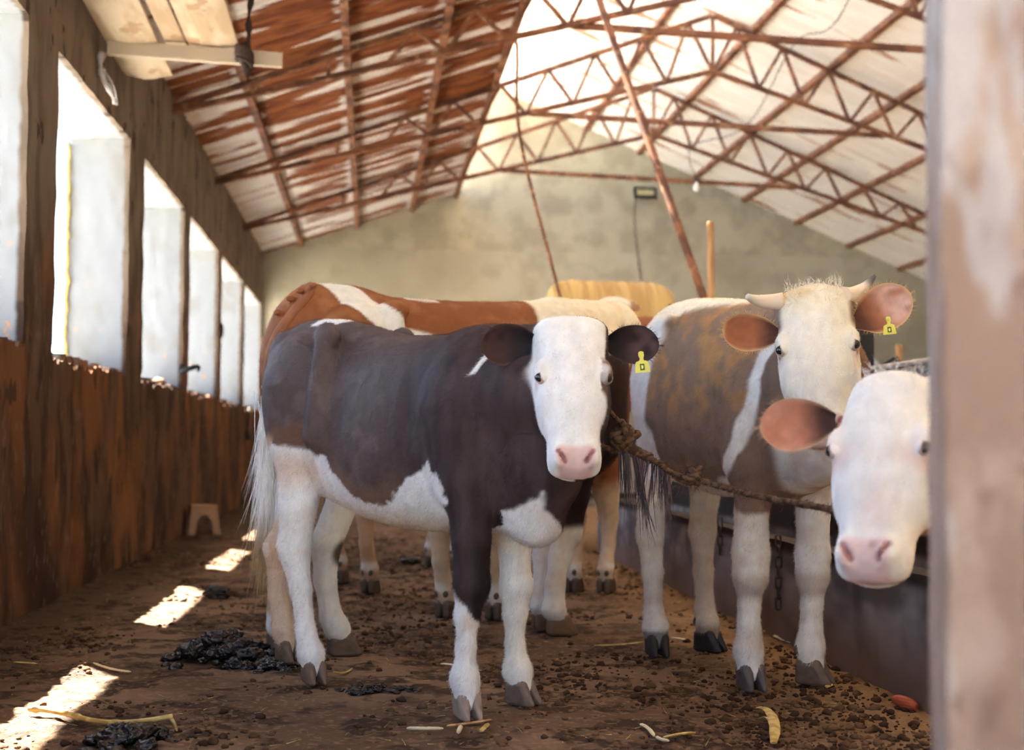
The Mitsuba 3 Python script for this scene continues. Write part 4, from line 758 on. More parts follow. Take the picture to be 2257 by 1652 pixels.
# --- two more cows whose legs show beneath the others
def far_cow(label, C, u, hoofs, coat_cols, seed, head=None, hcol=(.10, .07, .05)):
    tr = Frame((*C, 0), (*u, 0), (0, 0, 1)); G = tr.glo
    rows = [(-.76, 1.10, .95, .05, 0, 2.1), (-.68, 1.24, .80, .14, 0, 2.3), (-.50, 1.29, .68, .20, -.05, 2.4), (-.20, 1.26, .57, .22, -.14, 2.3), (.22, 1.26, .54, .24, -.12, 2.2), (.55, 1.27, .58, .20, 0, 2.2), (.72, 1.20, .64, .15, .05, 2.1), (.84, 1.05, .78, .05, 0, 2.0)]
    LG = []
    for i, (x, y) in enumerate(hoofs):
        s, t, _ = tr.loc((x, y, 0)); hind = s < 0; o = -.06 if hind else .03
        pts = [(np.clip(s, -.5, .5)*.95, t*.9, .96), ((s+np.clip(s, -.5, .5))/2, t, .74), (s+o, t, .42 if hind else .40), (s+o*.9, t, .26), (s-.01, t, .13), (s, t, .066)]
        LG.append((seg(tr, pts), [.16, .10, .052, .036, .043, .037], tr.u))
    hf = Frame(head, (.5, .75, -.45), (.3, .45, .8)) if head is not None else Frame(G((1.05, 0, 1.22)), (u[0], u[1], -.9), (u[0], u[1], 1.1))
    neck = [Cone(G((.5, 0, 1.0)), G((.72, 0, 1.0)), .2, .16, .06), Cone(G((.72, 0, 1.02)), hf.glo((.08, 0, -.16)), .16, .10, .06)]
    A, Bc, Lc = (np.asarray(x) for x in coat_cols)
    def coat(p):
        n1, n2 = meshkit.fbm(p*5, 4, seed), fur(p, seed, 30); c = np.tile(A, (len(p), 1)); c = blend(c, Bc, sstep(.58, .62, n1)*(p[:, 2] > .7)); c = blend(c, Lc, sstep(.62, .5, p[:, 2]+.1*(n1-.5))); c = blend(c, WHITE, sstep(.18, .15, p[:, 2])*sstep(.4, .5, n1)*.8); return c*(.8+.4*n2)[:, None]
    hs = [([hf.glo((.02, s*.08, -.03)), hf.glo((-.02, s*.16, .0)), hf.glo((-.07, s*.19, .02))], [.022, .017, .006], (.6, .5, .38), (.2, .16, .12)) for s in (-1, 1)]
    ears = [E_(shape=dict(base=hf.glo((.05, s*.095, -.07)), out=hf.v*s-hf.u*.1, face=hf.w, L=.16, Wd=.055, cup=.45), out=A, **{'in': (.3, .15, .10)}, rim=A) for s in (-1, 1)]
    return build_animal('cow', label, tr, rows, LG, neck, hf, .48, coat, ears, (), (), .013, seed, hs, cat='cow', hoof_col=hcol)
far_cow('reddish cow in the shade, head showing between the red cow and the horned one', (.81, 6.88), (.564, .826), [(.35, 6.39), (.57, 6.30), (1.08, 7.40), (1.24, 7.33)], [(.27, .095, .04), (.24, .08, .03), (.62, .46, .32)], 71, at(1416, 694, y=7.9))
far_cow('tan legged cow farthest back, only its legs showing under the other cattle', (.22, 8.33), (.44, .898), [(.01, 7.43), (-.16, 7.95), (.55, 8.75), (.40, 8.93)], [(.36, .20, .10), (.30, .14, .06), (.50, .32, .19)], 72)
# ---------------------------------------------------------------- things in the barn
mat('m_wood', proc(lambda p, n, uv: mix((.55, .33, .15), (.36, .19, .08), smoothstep(.35, .65, pf(p.x*60, p.y*60, p.z*4, 3)))), .7, .3)
mat('m_ply', proc(lambda p, n, uv: mix(mix((.54, .44, .31), (.41, .30, .185), smoothstep(.35, .7, pf(p.x*14, p.y*2.5, p.z*3, 4))), (.30, .16, .07), smoothstep(.66, .76, pf(p.x*9, p.y*5, 3, 3))*.6)), .8, .2)
mat('m_rope', proc(lambda p, n, uv: mix((.15, .085, .048), (.06, .033, .022), smoothstep(.35, .65, pf(p.x*90, p.y*90, p.z*90, 2)))), .9, .15)
mat('m_black', (.014, .014, .016), .55, .4)
mat('m_iron', (.035, .030, .030), .45, .5)
mat('m_dung', proc(lambda p, n, uv: mix((.010, .008, .009), (.040, .023, .016), smoothstep(.45, .7, pf(p.x*24, p.y*24, p.z*24, 3)))), .32, .55, lambda p, n, uv: pf(p.x*90, p.y*90, p.z*90, 3), .006)
mat('m_clod', proc(lambda p, n, uv: mix((.045, .023, .013), (.15, .082, .044), smoothstep(.35, .7, pf(p.x*14, p.y*14, p.z*14, 2)))), .9, .15)
mat('m_straw', proc(lambda p, n, uv: mix((.62, .46, .16), (.44, .28, .08), smoothstep(.35, .65, pf(p.x*40, p.y*40, p.z*40, 2)))), .55, .35)
mat('m_pale_straw', (.70, .60, .38), .55, .3)
mat('m_tank', proc(lambda p, n, uv: mix((.62, .44, .17), (.48, .31, .11), smoothstep(.4, .65, pf(p.x*16, p.y*1.5, p.z*1.5, 3)))), .6, .3)
mat('m_plastic', (.34, .20, .11), .5, .35)
mat('m_grey_rag', (.34, .32, .31), .6, .3)
mat('m_bulb', (.92, .88, .76), .15, .5)
mat('m_glass_panel', (.42, .38, .20), .2, .5)
mat('m_cob', (.36, .075, .035), .5, .35)
mat('m_pipe', (.42, .33, .25), .5, .4)
mat('m_brick', (.36, .16, .09), .9, .15)
def fl(px, py, up=0.0):
    g = at(px, py, z=up); g[2] = floor_z(np.array([g[0]]), np.array([g[1]]))[0]+up; return g

# feed trough along the right side, with its litter
def slab(x0, x1, y0, y1, z0, z1, seed, amp=.008): return rough(tri(m3.Manifold.cube((x1-x0, y1-y0, z1-z0)).translate((x0, y0, z0)).refine_to_length(.09)), amp, 6, seed, 3)
t = nkey('feed_trough'); tag(t, 'long grey concrete feed trough running down the right side behind the cattle', 'trough')
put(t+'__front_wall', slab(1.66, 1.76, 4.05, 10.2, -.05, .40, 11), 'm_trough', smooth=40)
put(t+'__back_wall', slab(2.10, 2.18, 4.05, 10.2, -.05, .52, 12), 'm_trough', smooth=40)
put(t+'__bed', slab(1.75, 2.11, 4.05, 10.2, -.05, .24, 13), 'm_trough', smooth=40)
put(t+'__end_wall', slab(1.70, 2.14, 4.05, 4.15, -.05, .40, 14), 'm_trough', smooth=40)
rg = np.random.default_rng(8); k = 5200
root = np.stack([rg.uniform(1.79, 2.07, k), rg.uniform(4.2, 10.1, k), rg.uniform(.14, .33, k)], 1); d = rg.standard_normal((k, 3))*np.array((1, 1, .35))
m, ri, tt = strands(root, d, rg.uniform(.05, .14, k), .0022, rg, .2, 3)
put('chopped_feed', m, 'm_hair', 'loose chopped brown straw feed lying in the concrete trough', 'feed', kind='stuff', color=np.array([(.10, .06, .03), (.17, .105, .045), (.05, .03, .018)])[rg.integers(0, 3, k)][ri])
def chain(key, label, top, n, L=.052, r=.0042):
    t = nkey(key); tag(t, label, 'chain'); p = np.array(top, float)
    for i in range(n):
        a = np.linspace(0, 2*np.pi, 17)[:-1]; ring = np.stack([.011*np.cos(a), 0*a, np.sign(np.sin(a))*(L/2-.011)+.011*np.sin(a)], 1); ring = np.vstack([ring, ring[:2]])
        if i % 2: ring = ring[:, [1, 0, 2]]
        put(t+'__link', tube(ring+p, r, 6, close=False), 'm_iron', smooth=True); p[2] -= L-2*r-.002
chain('chain', 'dark chain hanging down the trough wall between the horned cow\'s front legs', (1.645, 5.57, .40), 7)
chain('chain', 'short dark chain on the trough wall between the horned cow\'s hind and front legs', (1.645, 6.52, .42), 4)

# stall post, rails and props beyond the trough
put('stall_post', flat_bar((2.52, 7.0, -.02), (2.52, 7.0, 1.40), .085, .085, (0, 1, 0)), 'm_black', 'square black stall post behind the horned cow\'s tagged ear', 'post')
t = nkey('stall_rail'); tag(t, 'horizontal stall rail of pale pipe above a dark beam, beside the black post', 'rail')
put(t+'__pipe', tube([(2.50, 7.2, 1.165), (2.49, 5.5, 1.165), (2.47, 4.0, 1.16)], .017, 10), 'm_pipe', smooth=True)
put(t+'__beam', flat_bar((2.52, 7.3, 1.105), (2.50, 4.0, 1.10), .06, .075), 'm_black')
put(t+'__bracket', cat_m([box(2.45, 2.60, 6.93, 7.07, 1.13, 1.19), tube([(2.56, 6.9, 1.17), (2.60, 6.75, 1.22), (2.55, 6.6, 1.19)], .012, 6)]), 'm_iron')
put('stall_post', flat_bar((2.50, 4.0, -.02), (2.50, 4.0, 1.16), .08, .08, (0, 1, 0)), 'm_black', 'black stall post carrying the near end of the rail', 'post')
put('wooden_stake', tube([(3.86, 10, -.02), (3.86, 10, .8), (3.87, 10, 1.52)], [.03, .028, .026], 10), 'm_wood', 'orange brown wooden stake standing beyond the stall rail', 'stake', smooth=40)
x, y = at(1566, 600, y=9.2)[:2]
put('wooden_pole', tube([(x+.01, y, -.02), (x+.005, y, 1.1), (x, y, 2.26), (x, y, 2.275)], [.033, .030, .024, .018], 12), 'm_wood', 'upright pale wooden pole rising behind the horned cow\'s back', 'pole', smooth=40)
a, b = at(1310, -30, y=11.05), at(1552, 660, y=9.6); e = a+(b-a)*(a[2]/(a[2]-b[2]))
put('rusty_pipe', tube([e, (a+e)/2, a], .030, 12), 'm_steel', 'long rusty pipe leaning from the floor up against the nearest truss', 'pipe', smooth=True)
# tank
t = nkey('water_tank'); tag(t, 'tan ribbed cylindrical tank lying on its side in front of the gable wall', 'tank')
c0 = at(1342, 618, y=10.8); R_, Lh = .39, .50; prof = [(0, -Lh), (R_*.62, -Lh), (R_*.86, -Lh+.035), (R_*.97, -Lh+.10), (R_, -Lh+.17)]
for i in range(9): x = -Lh+.17+i*.078; prof += [(R_, x), (R_+.008, x+.018), (R_+.008, x+.035), (R_, x+.052)]
prof += [(R_, Lh-.17), (R_*.97, Lh-.10), (R_*.86, Lh-.035), (R_*.62, Lh), (0, Lh)]
m = trimesh.creation.revolve(np.array(prof), sections=48); m.apply_transform(trimesh.transformations.rotation_matrix(math.pi/2, (0, 1, 0))); m.apply_transform(trimesh.transformations.rotation_matrix(math.radians(1.2), (0, 1, 0))); m.apply_translation((c0[0], 10.8, c0[2]-R_-.012))
put(t+'__shell', m, 'm_tank', smooth=30)
zt = c0[2]-2*R_
put(t+'__stand', cat_m([box(c0[0]-.36, c0[0]-.26, 10.5, 11.1, -.05, zt+.07), box(c0[0]+.26, c0[0]+.36, 10.5, 11.1, -.05, zt+.055), box(c0[0]-.36, c0[0]+.36, 10.75, 10.85, .3, .4)]), 'm_trough')
# lamp on the gable, cords, bulb
t = nkey('floodlight'); tag(t, 'small black framed floodlight high on the gable wall', 'floodlight'); c0 = at(1422, 425, y=20.28)
M = trimesh.transformations.rotation_matrix(math.radians(-28), (1, 0, 0)); M[:3, 3] = c0
fr_ = tri(m3.Manifold.cube((.34, .05, .18), True)-m3.Manifold.cube((.26, .06, .115), True).translate((0, -.02, 0))); fr_.apply_transform(M); put(t+'__housing', fr_, 'm_black')
g = box(-.13, .13, -.012, -.006, -.057, .057); g.apply_transform(M); put(t+'__glass', g, 'm_glass_panel'); bk = box(-.1, .1, .03, .26, -.02, .02); bk.apply_translation(c0); put(t+'__bracket', bk, 'm_black')
put('lamp_cord', tube(spline([at(1402, 436, y=20.30), at(1398, 470, y=20.50), at(1401, 520, y=20.52), at(1408, 580, y=20.52), at(1416, 640, y=20.52), at(1422, 760, y=20.52)], 30), .009, 6), 'm_steel_dark', 'thin dark cord running down the gable wall below the floodlight', 'cord', smooth=True)
t = nkey('light_bulb'); tag(t, 'pale light bulb hanging under the farthest truss', 'light bulb'); c0 = at(1535, 411, y=17.22)
m = trimesh.creation.revolve(np.array([(0, -.062), (.022, -.056), (.036, -.035), (.038, -.012), (.030, .018), (.017, .042), (.016, .06), (0, .06)]), sections=24); m.apply_translation(c0); put(t+'__bulb', m, 'm_bulb', smooth=30)
m = trimesh.creation.cylinder(radius=.022, height=.06, sections=16); m.apply_translation(c0+(0, 0, .085)); put(t+'__socket', m, 'm_steel_dark')
put('bulb_flex', tube(spline([c0+(0, 0, .11), at(1528, 378, y=17.2), at(1610, 298, y=15.6), at(1700, 190, y=14.2), at(1765, 82, y=12.9), at(1792, 74, y=12.4), at(1872, -5, y=11.2)], 40), .006, 6), 'm_steel_dark', 'thin slack flex strung under the pale roof to the bulb', 'cord', smooth=True)
put('hanging_cable', tube(spline([at(1137, 85, y=11.1), at(1139, 200, y=10.6), at(1146, 300, y=10.4), at(1170, 410, y=10.32), at(1202, 530, y=10.3), at(1236, 660, y=10.3), at(1285, 880, y=10.28), at(1345, 1213, y=10.28)], 40), .013, 8), 'm_steel', 'slanting rusty cable hanging from the roof in front of the tan tank', 'cable', smooth=True)

# boards slung under the roof at the left
def board(x0, x1, y0, y1, z, sag, seed, label, xn=0.0):
    nx, ny = 6, 26; X, Y = np.meshgrid(np.linspace(0, 1, nx), np.linspace(0, 1, ny)); rg = np.random.default_rng(seed)
    ye = np.r_[rg.uniform(-.03, .03, nx)]; px_ = x0+(x1-x0)*X+xn*(1-Y); py_ = y0+(y1-y0)*Y+(Y > .99)*ye[None]; pz = z+sag*(4*(X-.5)**2-1)*Y-.02*Y+.012*(meshkit.fbm(np.stack([px_*3, py_*2, 0*X], -1), 2, seed)-.5)
    v = np.vstack([np.stack([px_, py_, pz], -1).reshape(-1, 3), np.stack([px_, py_, pz+.016], -1).reshape(-1, 3)]); n = nx*ny; f = []
    for i in range(ny-1):
        for j in range(nx-1):
            a = i*nx+j; q = [a, a+1, a+nx+1, a+nx]; f += [[q[0], q[2], q[1]], [q[0], q[3], q[2]], [q[0]+n, q[1]+n, q[2]+n], [q[0]+n, q[2]+n, q[3]+n]]
    loop = list(range(nx))+[i*nx+nx-1 for i in range(1, ny)]+[(ny-1)*nx+j for j in range(nx-2, -1, -1)]+[i*nx for i in range(ny-2, 0, -1)]
    for a, b in zip(loop, loop[1:]+loop[:1]): f += [[a, b, b+n], [a, b+n, a+n]]
    put('hanging_board', trimesh.Trimesh(v, f, process=False), 'm_ply', label, 'board', smooth=40)
board(-1.525, -1.235, 5.4, 8.80, 3.07, .02, 3, 'pale plywood board slung under the roof, nearest the left wall', .07)
board(-1.185, -1.075, 5.4, 8.42, 3.09, .0, 4, 'narrow strip of plywood between the two wider hanging boards', .02)
board(-1.055, -.775, 5.4, 8.36, 3.08, .012, 5, 'pale plywood board slung under the roof, farther from the left wall', .02)
a, b = at(236, 137, y=8.05), at(622, 153, y=8.15); a[2] = 3.015; b[2] = 3.0
mat('m_batten', (.40, .33, .25), .8, .2)
put('wooden_batten', extrude(a, b, [(-.025, -.045), (.025, -.045), (.025, .035), (-.025, .035)]), 'm_batten', 'squared wooden batten carrying the hanging boards, its end against the left wall', 'batten')
rg = np.random.default_rng(4); top = at(556, -10, y=8.12); P = np.vstack([[(-.70, 8.12, 3.77)], [top], at(548, 60, y=8.1)[None], at(546, 95, y=8.1)[None], at(534, 118, y=8.08)[None], at(541, 150, y=8.08)[None], at(540, 165, y=8.08)[None]])
Q = spline(P, 60); rr = .014+.006*np.sin(np.linspace(0, 40, 60))+.028*np.exp(-((np.linspace(0, 1, 60)-.86)/.07)**2); wr = [tube(Q, rr, 9)]
for i in range(7):
    th = np.linspace(0, 2*np.pi, 20); c = at(538, 140, y=8.08); wr.append(tube(np.stack([c[0]+.045*np.cos(th), c[1]+.05*np.sin(th), c[2]+.05*np.sin(th*.5)+rg.uniform(-.03, .05)+0*th], 1), .011, 6))
put('knotted_rag_rope', cat_m(wr), 'm_rag_dark', 'dark knotted rag rope holding up the far end of the batten', 'rope', smooth=True)
mat('m_rag_dark', (.045, .030, .024), .85, .2)
c = at(226, 150, y=8.05); wr = [tube(spline([c+(.0, 0, .09), c+(-.01, 0, .0), c+(.02, 0, -.08), c+(.075, 0, -.20)], 20), np.linspace(.02, .012, 20)*(1+.4*np.sin(np.linspace(0, 20, 20))), 7)]
for i in range(5): wr.append(tube(spline([c+rg.uniform(-.03, .03, 3), c+(.02, 0, -.06)+rg.uniform(-.03, .03, 3), c+(.06+.03*rg.random(), 0, -.16-.05*rg.random())], 10), .006, 5))
put('plastic_tie', cat_m(wr), 'm_grey_rag', 'twisted grey plastic tie at the wall end of the batten', 'tie', smooth=True)

# odds and ends on the left wall
put('wall_hook', cat_m([tube(spline([at(402, 806, x=WX+.0), at(418, 812, x=WX+.08), at(430, 808, x=WX+.12), at(436, 818, x=WX+.13)], 14), [.022]*10+[.02, .018, .014, .01], 8)]), 'm_black', 'black hook sticking out of a pier between the left windows', 'hook', smooth=True)
c = at(486, 728, x=WX); m = lump(.055, 3, (.6, .8, 1.5), 2, .3); m.apply_translation(c); put('dark_knob', m, 'm_black', 'dark knob on a narrow pier of the left wall', 'knob', smooth=True)  # dark knob of unknown kind on the pier
put('wall_cable', tube(spline([at(549, 900, x=WX+.02), at(547, 935, x=WX+.025), at(546, 968, x=WX+.03)], 12), [.016]*9+[.035, .04, .03], 8), 'm_black', 'short black cable with a plug hanging on the left wall near the far corner', 'cable', smooth=True)
rg = np.random.default_rng(12); 
for i, (px, py, r) in enumerate(((14, 727, .05), (352, 826, .055), (262, 800, .03), (1, 722, .04))):
    c = at(px, py, x=WX-.12); m = lump(r, 40+i, (1, 1.5, .7), 2, .4); c[2] = SILL+r*.45; m.apply_translation(c)
    put('brick_fragment', m, 'm_brick', ['broken brick lump on the nearest window sill', 'broken brick lump on the sill of the third window in view', 'small brick crumb on the sill of the second window', 'brick bit at the very left on the nearest sill'][i], 'brick fragment', smooth=50)

# low plastic stool by the left wall
t = nkey('plastic_stool'); tag(t, 'low tan plastic stool with arched sides, by the foot of the left wall', 'stool'); g0 = fl(443, 1178)
def frust(w0, w1, h, z0): 
    p = [(sx*w, sy*w, z) for w, z in ((w0, 0), (w1, h)) for sx in (-1, 1) for sy in (-1, 1)]; return m3.Manifold.hull_points(np.array(p)+np.array((0, 0, z0)))
shell = frust(.135, .105, .235, 0)-frust(.123, .093, .225, -.01)
for ax in (0, 1):
    arch = m3.CrossSection([[(-.078, -.02), (.078, -.02), (.062, .11), (.035, .155), (0, .168), (-.035, .155), (-.062, .11)]]).extrude(.6).translate((0, 0, -.3)).rotate((90, 0, 90*ax)); shell = shell-arch
M = trimesh.transformations.rotation_matrix(math.radians(14), (0, 0, 1)); M[:3, 3] = (g0[0], g0[1]+.1, 0)
m = tri(shell); m.apply_transform(M); put(t+'__legs', m, 'm_plastic', smooth=30)
m = tri(m3.Manifold.hull_points(np.vstack([np.array(trimesh.creation.icosphere(1, radius=.012).vertices)+(sx*.10, sy*.10, .236) for sx in (-1, 1) for sy in (-1, 1)]))); m.apply_transform(M); put(t+'__seat', m, 'm_plastic', smooth=30)

# tether rope from calf to calf, with knots and a frayed tassel
def twisted(P, R1, r, turns, seed, strands_=3):
    Q = spline(P, 130); tg = np.gradient(Q, axis=0); tg /= np.linalg.norm(tg, axis=1, keepdims=True); s = np.cross(tg, (0, .3, 1)); s /= np.linalg.norm(s, axis=1, keepdims=True); u = np.cross(s, tg); th = np.linspace(0, turns*2*np.pi, 130); nz = meshkit.fbm(Q*60+seed, 2, seed)[:, None]
    return [tube(Q+R1*(np.cos(th+k*2*np.pi/strands_)[:, None]*s+np.sin(th+k*2*np.pi/strands_)[:, None]*u)+(nz-.5)*.004, r, 6) for k in range(strands_)]
def knot(c, R1, r, k, seed):
    rg = np.random.default_rng(seed); out = []
    for i in range(k):
        th = np.linspace(0, 2*np.pi, 22); a, b = unit(rg.standard_normal(3)), unit(rg.standard_normal(3)); b = unit(b-a*(a@b))
        out.append(tube(c+rg.standard_normal(3)*R1*.25+R1*rg.uniform(.6, 1.0)*(np.cos(th)[:, None]*a+np.sin(th)[:, None]*b), r, 6, close=False))
    return out
def fuzz(P, k, L, seed, sp=.012):
    rg = np.random.default_rng(seed); Q = spline(P, 200)[rg.integers(0, 200, k)]; d = rg.standard_normal((k, 3)); return strands(Q+d*sp*.4, d, rg.uniform(.3, 1, k)*L, .0007, rg, .6, 4)[0]
t = nkey('tether_rope'); tag(t, 'hairy brown twisted tether rope strung between the calves, knotted in the middle', 'rope')
RP = [at(1318, 978, y=3.98), at(1372, 996, y=3.96), at(1432, 1010, y=3.92), at(1480, 1040, y=3.84), at(1527, 1055, y=3.76), at(1600, 1074, y=3.64), at(1690, 1097, y=3.48), at(1780, 1112, y=3.32), at(1862, 1134, y=3.16)]
put(t+'__cord', cat_m(twisted(RP, .0046, .0052, 30, 3)+[fuzz(RP, 900, .018, 5)]), 'm_rope', smooth=True)
kc, kd = at(1526, 1050, y=3.75), at(1372, 958, y=3.95)
put(t+'__knot', cat_m(knot(kc, .021, .0075, 8, 5)+[fuzz([kc-(.03, 0, 0), kc, kc+(.03, 0, 0)], 260, .035, 7, .04)]), 'm_rope', label='hairy knot midway along the rope', smooth=True)
put(t+'__knot', cat_m(knot(kd, .034, .0095, 9, 8)+twisted([kd+(0, 0, -.01), kd+(.035, 0, -.045), at(1432, 1010, y=3.93)], .008, .009, 4, 9)+twisted([at(1338, 884, y=3.86), at(1352, 915, y=3.92), kd+(0, 0, .03)], .003, .0036, 6, 11)), 'm_rope', label='tangled knot beside the calf\'s muzzle', smooth=True)
rg = np.random.default_rng(6); k = 120; a = rg.random(k); Q = spline([at(1362, 992, y=3.95), at(1400, 1002, y=3.94), at(1445, 1015, y=3.91), at(1476, 1034, y=3.86)], 100)[(a*99).astype(int)]
cl = rg.integers(0, 13, k); ca = np.linspace(0, 1, 13)[cl]; Q = spline([at(1364, 994, y=3.95), at(1400, 1002, y=3.94), at(1445, 1015, y=3.91), at(1474, 1032, y=3.86)], 100)[(np.clip(ca+rg.normal(0, .02, k), 0, 1)*99).astype(int)]; d = np.array((0.02, 0, -1.))+rg.normal(0, .085, (13, 3))[cl]+rg.standard_normal((k, 3))*.04; ln = np.array((.15, .21, .19, .24, .26, .17, .12, .20, .13, .15, .21, .10, .15))[cl]*rg.uniform(.6, 1.05, k)
m, ri, tt = strands(Q, d, ln, .0022, rg, .10, 8, 0, 4); cols = np.array([(.040, .034, .042), (.10, .058, .066), (.055, .045, .055), (.13, .075, .066)])
put(t+'__tassel', m, 'm_hair', label='dark frayed strands hanging from the rope', color=cols[rg.integers(0, 4, k)][ri])

# dung heaps
def heap(label, px, py, n, spread, r, hgt, seed, flat=.6):
    rg = np.random.default_rng(seed); g = fl(px, py); ms = []
    for i in range(n):
        q = rg.standard_normal(2)*.5; q = np.clip(q, -1, 1); h = hgt*max(0, 1-np.hypot(*q)**1.3); rr = r*rg.uniform(.5, 1.25); m = lump(rr, int(rg.integers(1e6)), (1.15, 1.0, flat*1.15), 2, .75, 2.2)
        m.apply_transform(trimesh.transformations.rotation_matrix(rg.uniform(0, 6.3), (0, 0, 1))); m.apply_translation((g[0]+q[0]*spread[0], g[1]+q[1]*spread[1], g[2]+h*rg.uniform(.5, 1)+rr*flat*.35)); ms.append(m)
    put('dung_heap', cat_m(ms), 'm_dung', label, 'dung heap', smooth=True)
heap('big dark wet dung heap on the floor left of the foremost calf\'s hind hooves', 492, 1452, 110, (.19, .20), .028, .10, 1)
heap('bluish black dung heap under the corn stalk at the front left', 285, 1640, 60, (.11, .12), .022, .05, 2)
heap('low trampled dung behind the foremost calf\'s hind hooves, under the yellow stalk', 610, 1470, 50, (.11, .10), .020, .03, 3, .45)
heap('single dark dung lump at the corner of the second sunlit patch', 481, 1316, 4, (.02, .03), .040, .03, 4)
heap('dark dung smear on the floor between the calf\'s fore and hind hooves', 830, 1520, 40, (.13, .10), .014, .012, 5, .45)
heap('small dark dung lump far back beneath the foremost calf\'s belly', 906, 1242, 6, (.05, .07), .035, .03, 6)
# crumbs over the floor
rg = np.random.default_rng(3); base = [lump(1, 100+i, (1, 1, .7), 1 if i < 3 else 0, .5, 1.5) for i in range(9)]; V, Fc, o = [], [], 0
N = 27000; yy = 3.4+rg.random(N)**1.7*9; xx = rg.uniform(-1.52, 1.64, N); cl = meshkit.fbm(np.stack([xx*1.6, yy*1.6, 0*xx], 1), 3, 77); keep = cl+rg.normal(0, .08, N)-.10*(xx < -.55) > .475; xx, yy = xx[keep], yy[keep]; rr = np.exp(rg.normal(-5.2, .5, len(xx))); rr = np.clip(rr, .003, .016); zz = floor_z(xx, yy)
for x, y, z, r in zip(xx, yy, zz, rr):
    b = base[int(rg.integers(3)) if r > .0085 else 3+int(rg.integers(6))]; a = rg.uniform(0, 6.28); c, s = math.cos(a), math.sin(a); v = np.array(b.vertices)*r; V.append(np.stack([v[:, 0]*c-v[:, 1]*s+x, v[:, 0]*s+v[:, 1]*c+y, v[:, 2]+z+r*.3], 1)); Fc.append(b.faces+o); o += len(v)
put('dirt_crumbs', trimesh.Trimesh(np.vstack(V), np.vstack(Fc), process=False), 'm_clod', 'loose dirt and dung crumbs strewn over the floor', 'crumbs', kind='stuff', smooth=True)
k = 500; xx = rg.uniform(-1.4, 1.64, k); yy = 3.4+rg.random(k)**1.5*7; d = np.stack([rg.standard_normal(k), rg.standard_normal(k), rg.uniform(.0, .25, k)], 1)
m, ri, tt = strands(np.stack([xx, yy, floor_z(xx, yy)+.003], 1), d, rg.uniform(.01, .04, k), .0012, rg, .2, 3)
put('chaff', m, 'm_straw', 'tiny bits of chaff scattered over the dirt floor', 'chaff', kind='stuff')
# straws and husks one by one
def straw(label, pts, w, h, m_='m_straw', key='straw', lift=.006, catg='straw'):
    P = np.array([fl(x, y)+(0, 0, lift+h/2) for x, y in pts]); P = spline(P, 14) if len(P) > 2 else np.linspace(P[0], P[1], 8); n = len(P)
    m = tube(P, np.interp(np.linspace(0, 1, n), (0, .08, .9, 1), (w*.3, w/2, w/2, w*.25)), 7); v = np.array(m.vertices); zc = np.repeat(P[:, 2], 7); zc = np.r_[zc, P[0, 2], P[-1, 2]]; v[:, 2] = zc+(v[:, 2]-zc)*h/w; m.vertices = v
    put(key, m, m_, label, catg, smooth=60)
straw('thick yellow stalk lying behind the foremost calf\'s hind hooves', [(565, 1430), (600, 1434), (648, 1441)], .028, .016)
straw('pale ridged straw on the dirt in front of the calf\'s near fore hoof', [(898, 1609), (930, 1614), (976, 1611)], .013, .010, 'm_pale_straw')
straw('brown straw lying right under the calf\'s near fore hoof', [(985, 1606), (1030, 1602), (1082, 1597)], .012, .008, 'm_wood')
straw('short cream chip standing just below the calf\'s near fore hoof', [(1010, 1622), (1016, 1606)], .014, .012, 'm_pale_straw')
straw('short yellow chip at the right end of the brown straw', [(1060, 1622), (1076, 1604)], .016, .008)
straw('cream straw pointing down right at the bottom edge, upper piece of two', [(1412, 1605), (1428, 1616), (1442, 1627)], .013, .009, 'm_pale_straw')
straw('cream straw at the bottom edge, lower piece of two', [(1447, 1631), (1460, 1640), (1473, 1648)], .012, .009, 'm_pale_straw')
straw('yellow straw lying level at the bottom, right of the two cream pieces', [(1462, 1631), (1500, 1628), (1532, 1622)], .010, .008)
straw('pale stalk piece by the horned cow\'s far fore hoof', [(1706, 1404), (1726, 1410), (1746, 1420)], .018, .012, 'm_pale_straw')
straw('thin yellow straw between the horned cow\'s fore hooves', [(1682, 1391), (1710, 1396)], .012, .008)
straw('pale straw beside the horned cow\'s near hind hoof', [(1480, 1404), (1512, 1409)], .013, .009, 'm_pale_straw')
straw('long thin straw between the foremost calf and the horned cow', [(1310, 1424), (1365, 1422), (1418, 1416)], .009, .007)
straw('yellow straw lying right of the calf\'s hind hooves', [(735, 1496), (756, 1488), (776, 1478)], .009, .007)
straw('yellow straw far back beside the red cow\'s fore hooves', [(1160, 1286), (1196, 1297)], .016, .012)
straw('short pale straw left of the calf\'s near fore leg', [(972, 1465), (1002, 1470)], .012, .008, 'm_pale_straw')
straw('thin twig across the far edge of the nearest sunlit patch', [(206, 1467), (240, 1474), (288, 1484)], .010, .008, 'm_pale_straw')
straw('faint straw on the dark floor by the left edge', [(30, 1463), (82, 1467)], .012, .007)
straw('pale chip by the toe of the horned cow\'s far fore hoof', [(1822, 1521), (1836, 1510)], .020, .010)
t = nkey('maize_husk'); tag(t, 'curled yellow maize husk lying on the dirt at the front right', 'husk')
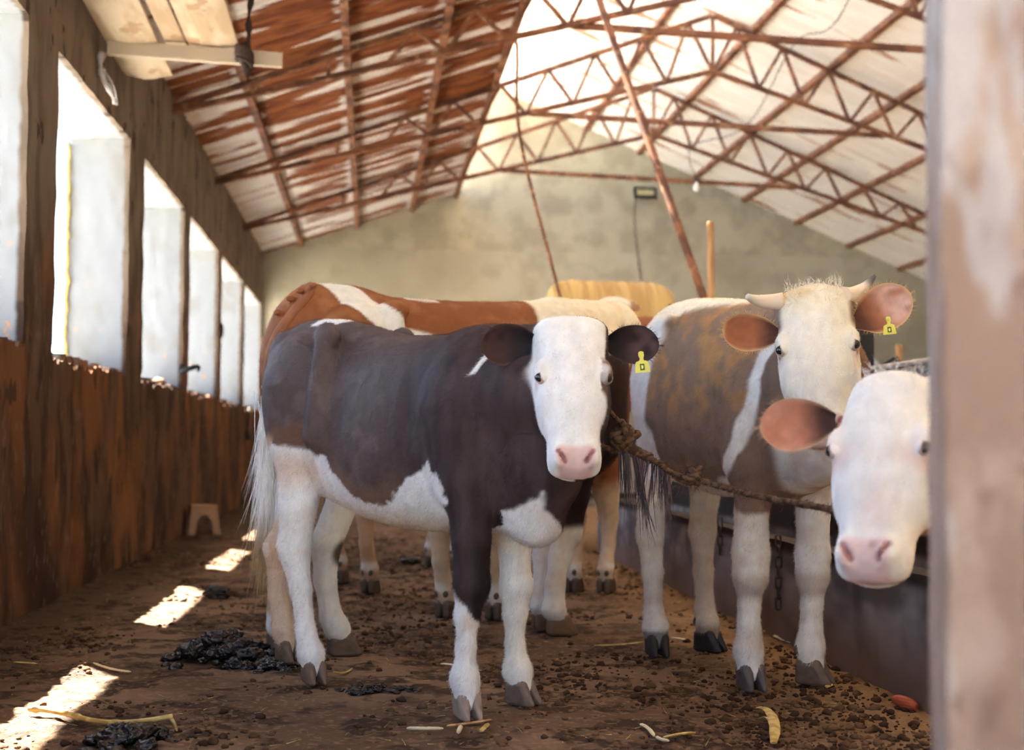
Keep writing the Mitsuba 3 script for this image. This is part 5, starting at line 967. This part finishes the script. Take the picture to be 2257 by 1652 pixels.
for pts, w in (([(1668, 1566), (1690, 1580), (1708, 1596)], .026), ([(1690, 1572), (1706, 1606), (1705, 1644)], .030), ([(1674, 1588), (1690, 1600), (1700, 1618)], .009)):
    P = spline(np.array([fl(x, y)+(0, 0, .012+.012*(i == 1)) for i, (x, y) in enumerate(pts)]), 12); m = tube(P, np.interp(np.linspace(0, 1, 12), (0, .2, .8, 1), (w*.25, w*.5, w*.5, w*.3)), 8); v = np.array(m.vertices); zc = np.r_[np.repeat(P[:, 2], 8), P[0, 2], P[-1, 2]]; v[:, 2] = zc+(v[:, 2]-zc)*.35; m.vertices = v
    put(t+'__leaf', m, 'm_straw', smooth=60)
t = nkey('maize_stalk'); tag(t, 'long dry maize stalk lying across the nearest sunlit patch', 'stalk')
P = spline(np.array([fl(64, 1574)+(0, 0, .022), fl(180, 1597)+(0, 0, .022), fl(215, 1606)+(0, 0, .024), fl(380, 1616)+(0, 0, .045)]), 60); tt = np.linspace(0, 1, 60); rr = .0075+.004*np.exp(-((tt-.40)/.015)**2)+.004*np.exp(-((tt-.04)/.02)**2)+.003*np.exp(-((tt-.72)/.012)**2)
put(t+'__stem', tube(P, rr, 9), 'm_straw', smooth=True)
put(t+'__leaf', tube(spline([P[-1]-(.01, 0, 0), P[-1]+(.005, 0, -.02), P[-1]+(.012, 0, -.04)], 10), np.linspace(.007, .003, 10), 6), 'm_straw', smooth=True)
t = nkey('corn_cob'); tag(t, 'red brown corn cob on the floor at the foot of the trough by the pillar', 'corn cob'); g0 = fl(1994, 1560)
m = trimesh.creation.cylinder(radius=1, height=1, sections=28); m = trimesh.creation.revolve(np.array([(0, -.045), (.010, -.044), (.017, -.030), (.020, -.005), (.018, .022), (.012, .040), (0, .046)]), sections=28).subdivide(); v = np.array(m.vertices); an = np.arctan2(v[:, 1], v[:, 0]); r = np.hypot(v[:, 0], v[:, 1]); v[:, :2] *= (1+.07*np.sin(an*12)*np.sin(v[:, 2]*600))[:, None]; m.vertices = v
M = trimesh.transformations.rotation_matrix(math.radians(82), unit((-.9, -.5, 0))); M[:3, 3] = g0+(0, 0, .02); m.apply_transform(M); put(t+'__cob', m, 'm_cob', smooth=True)
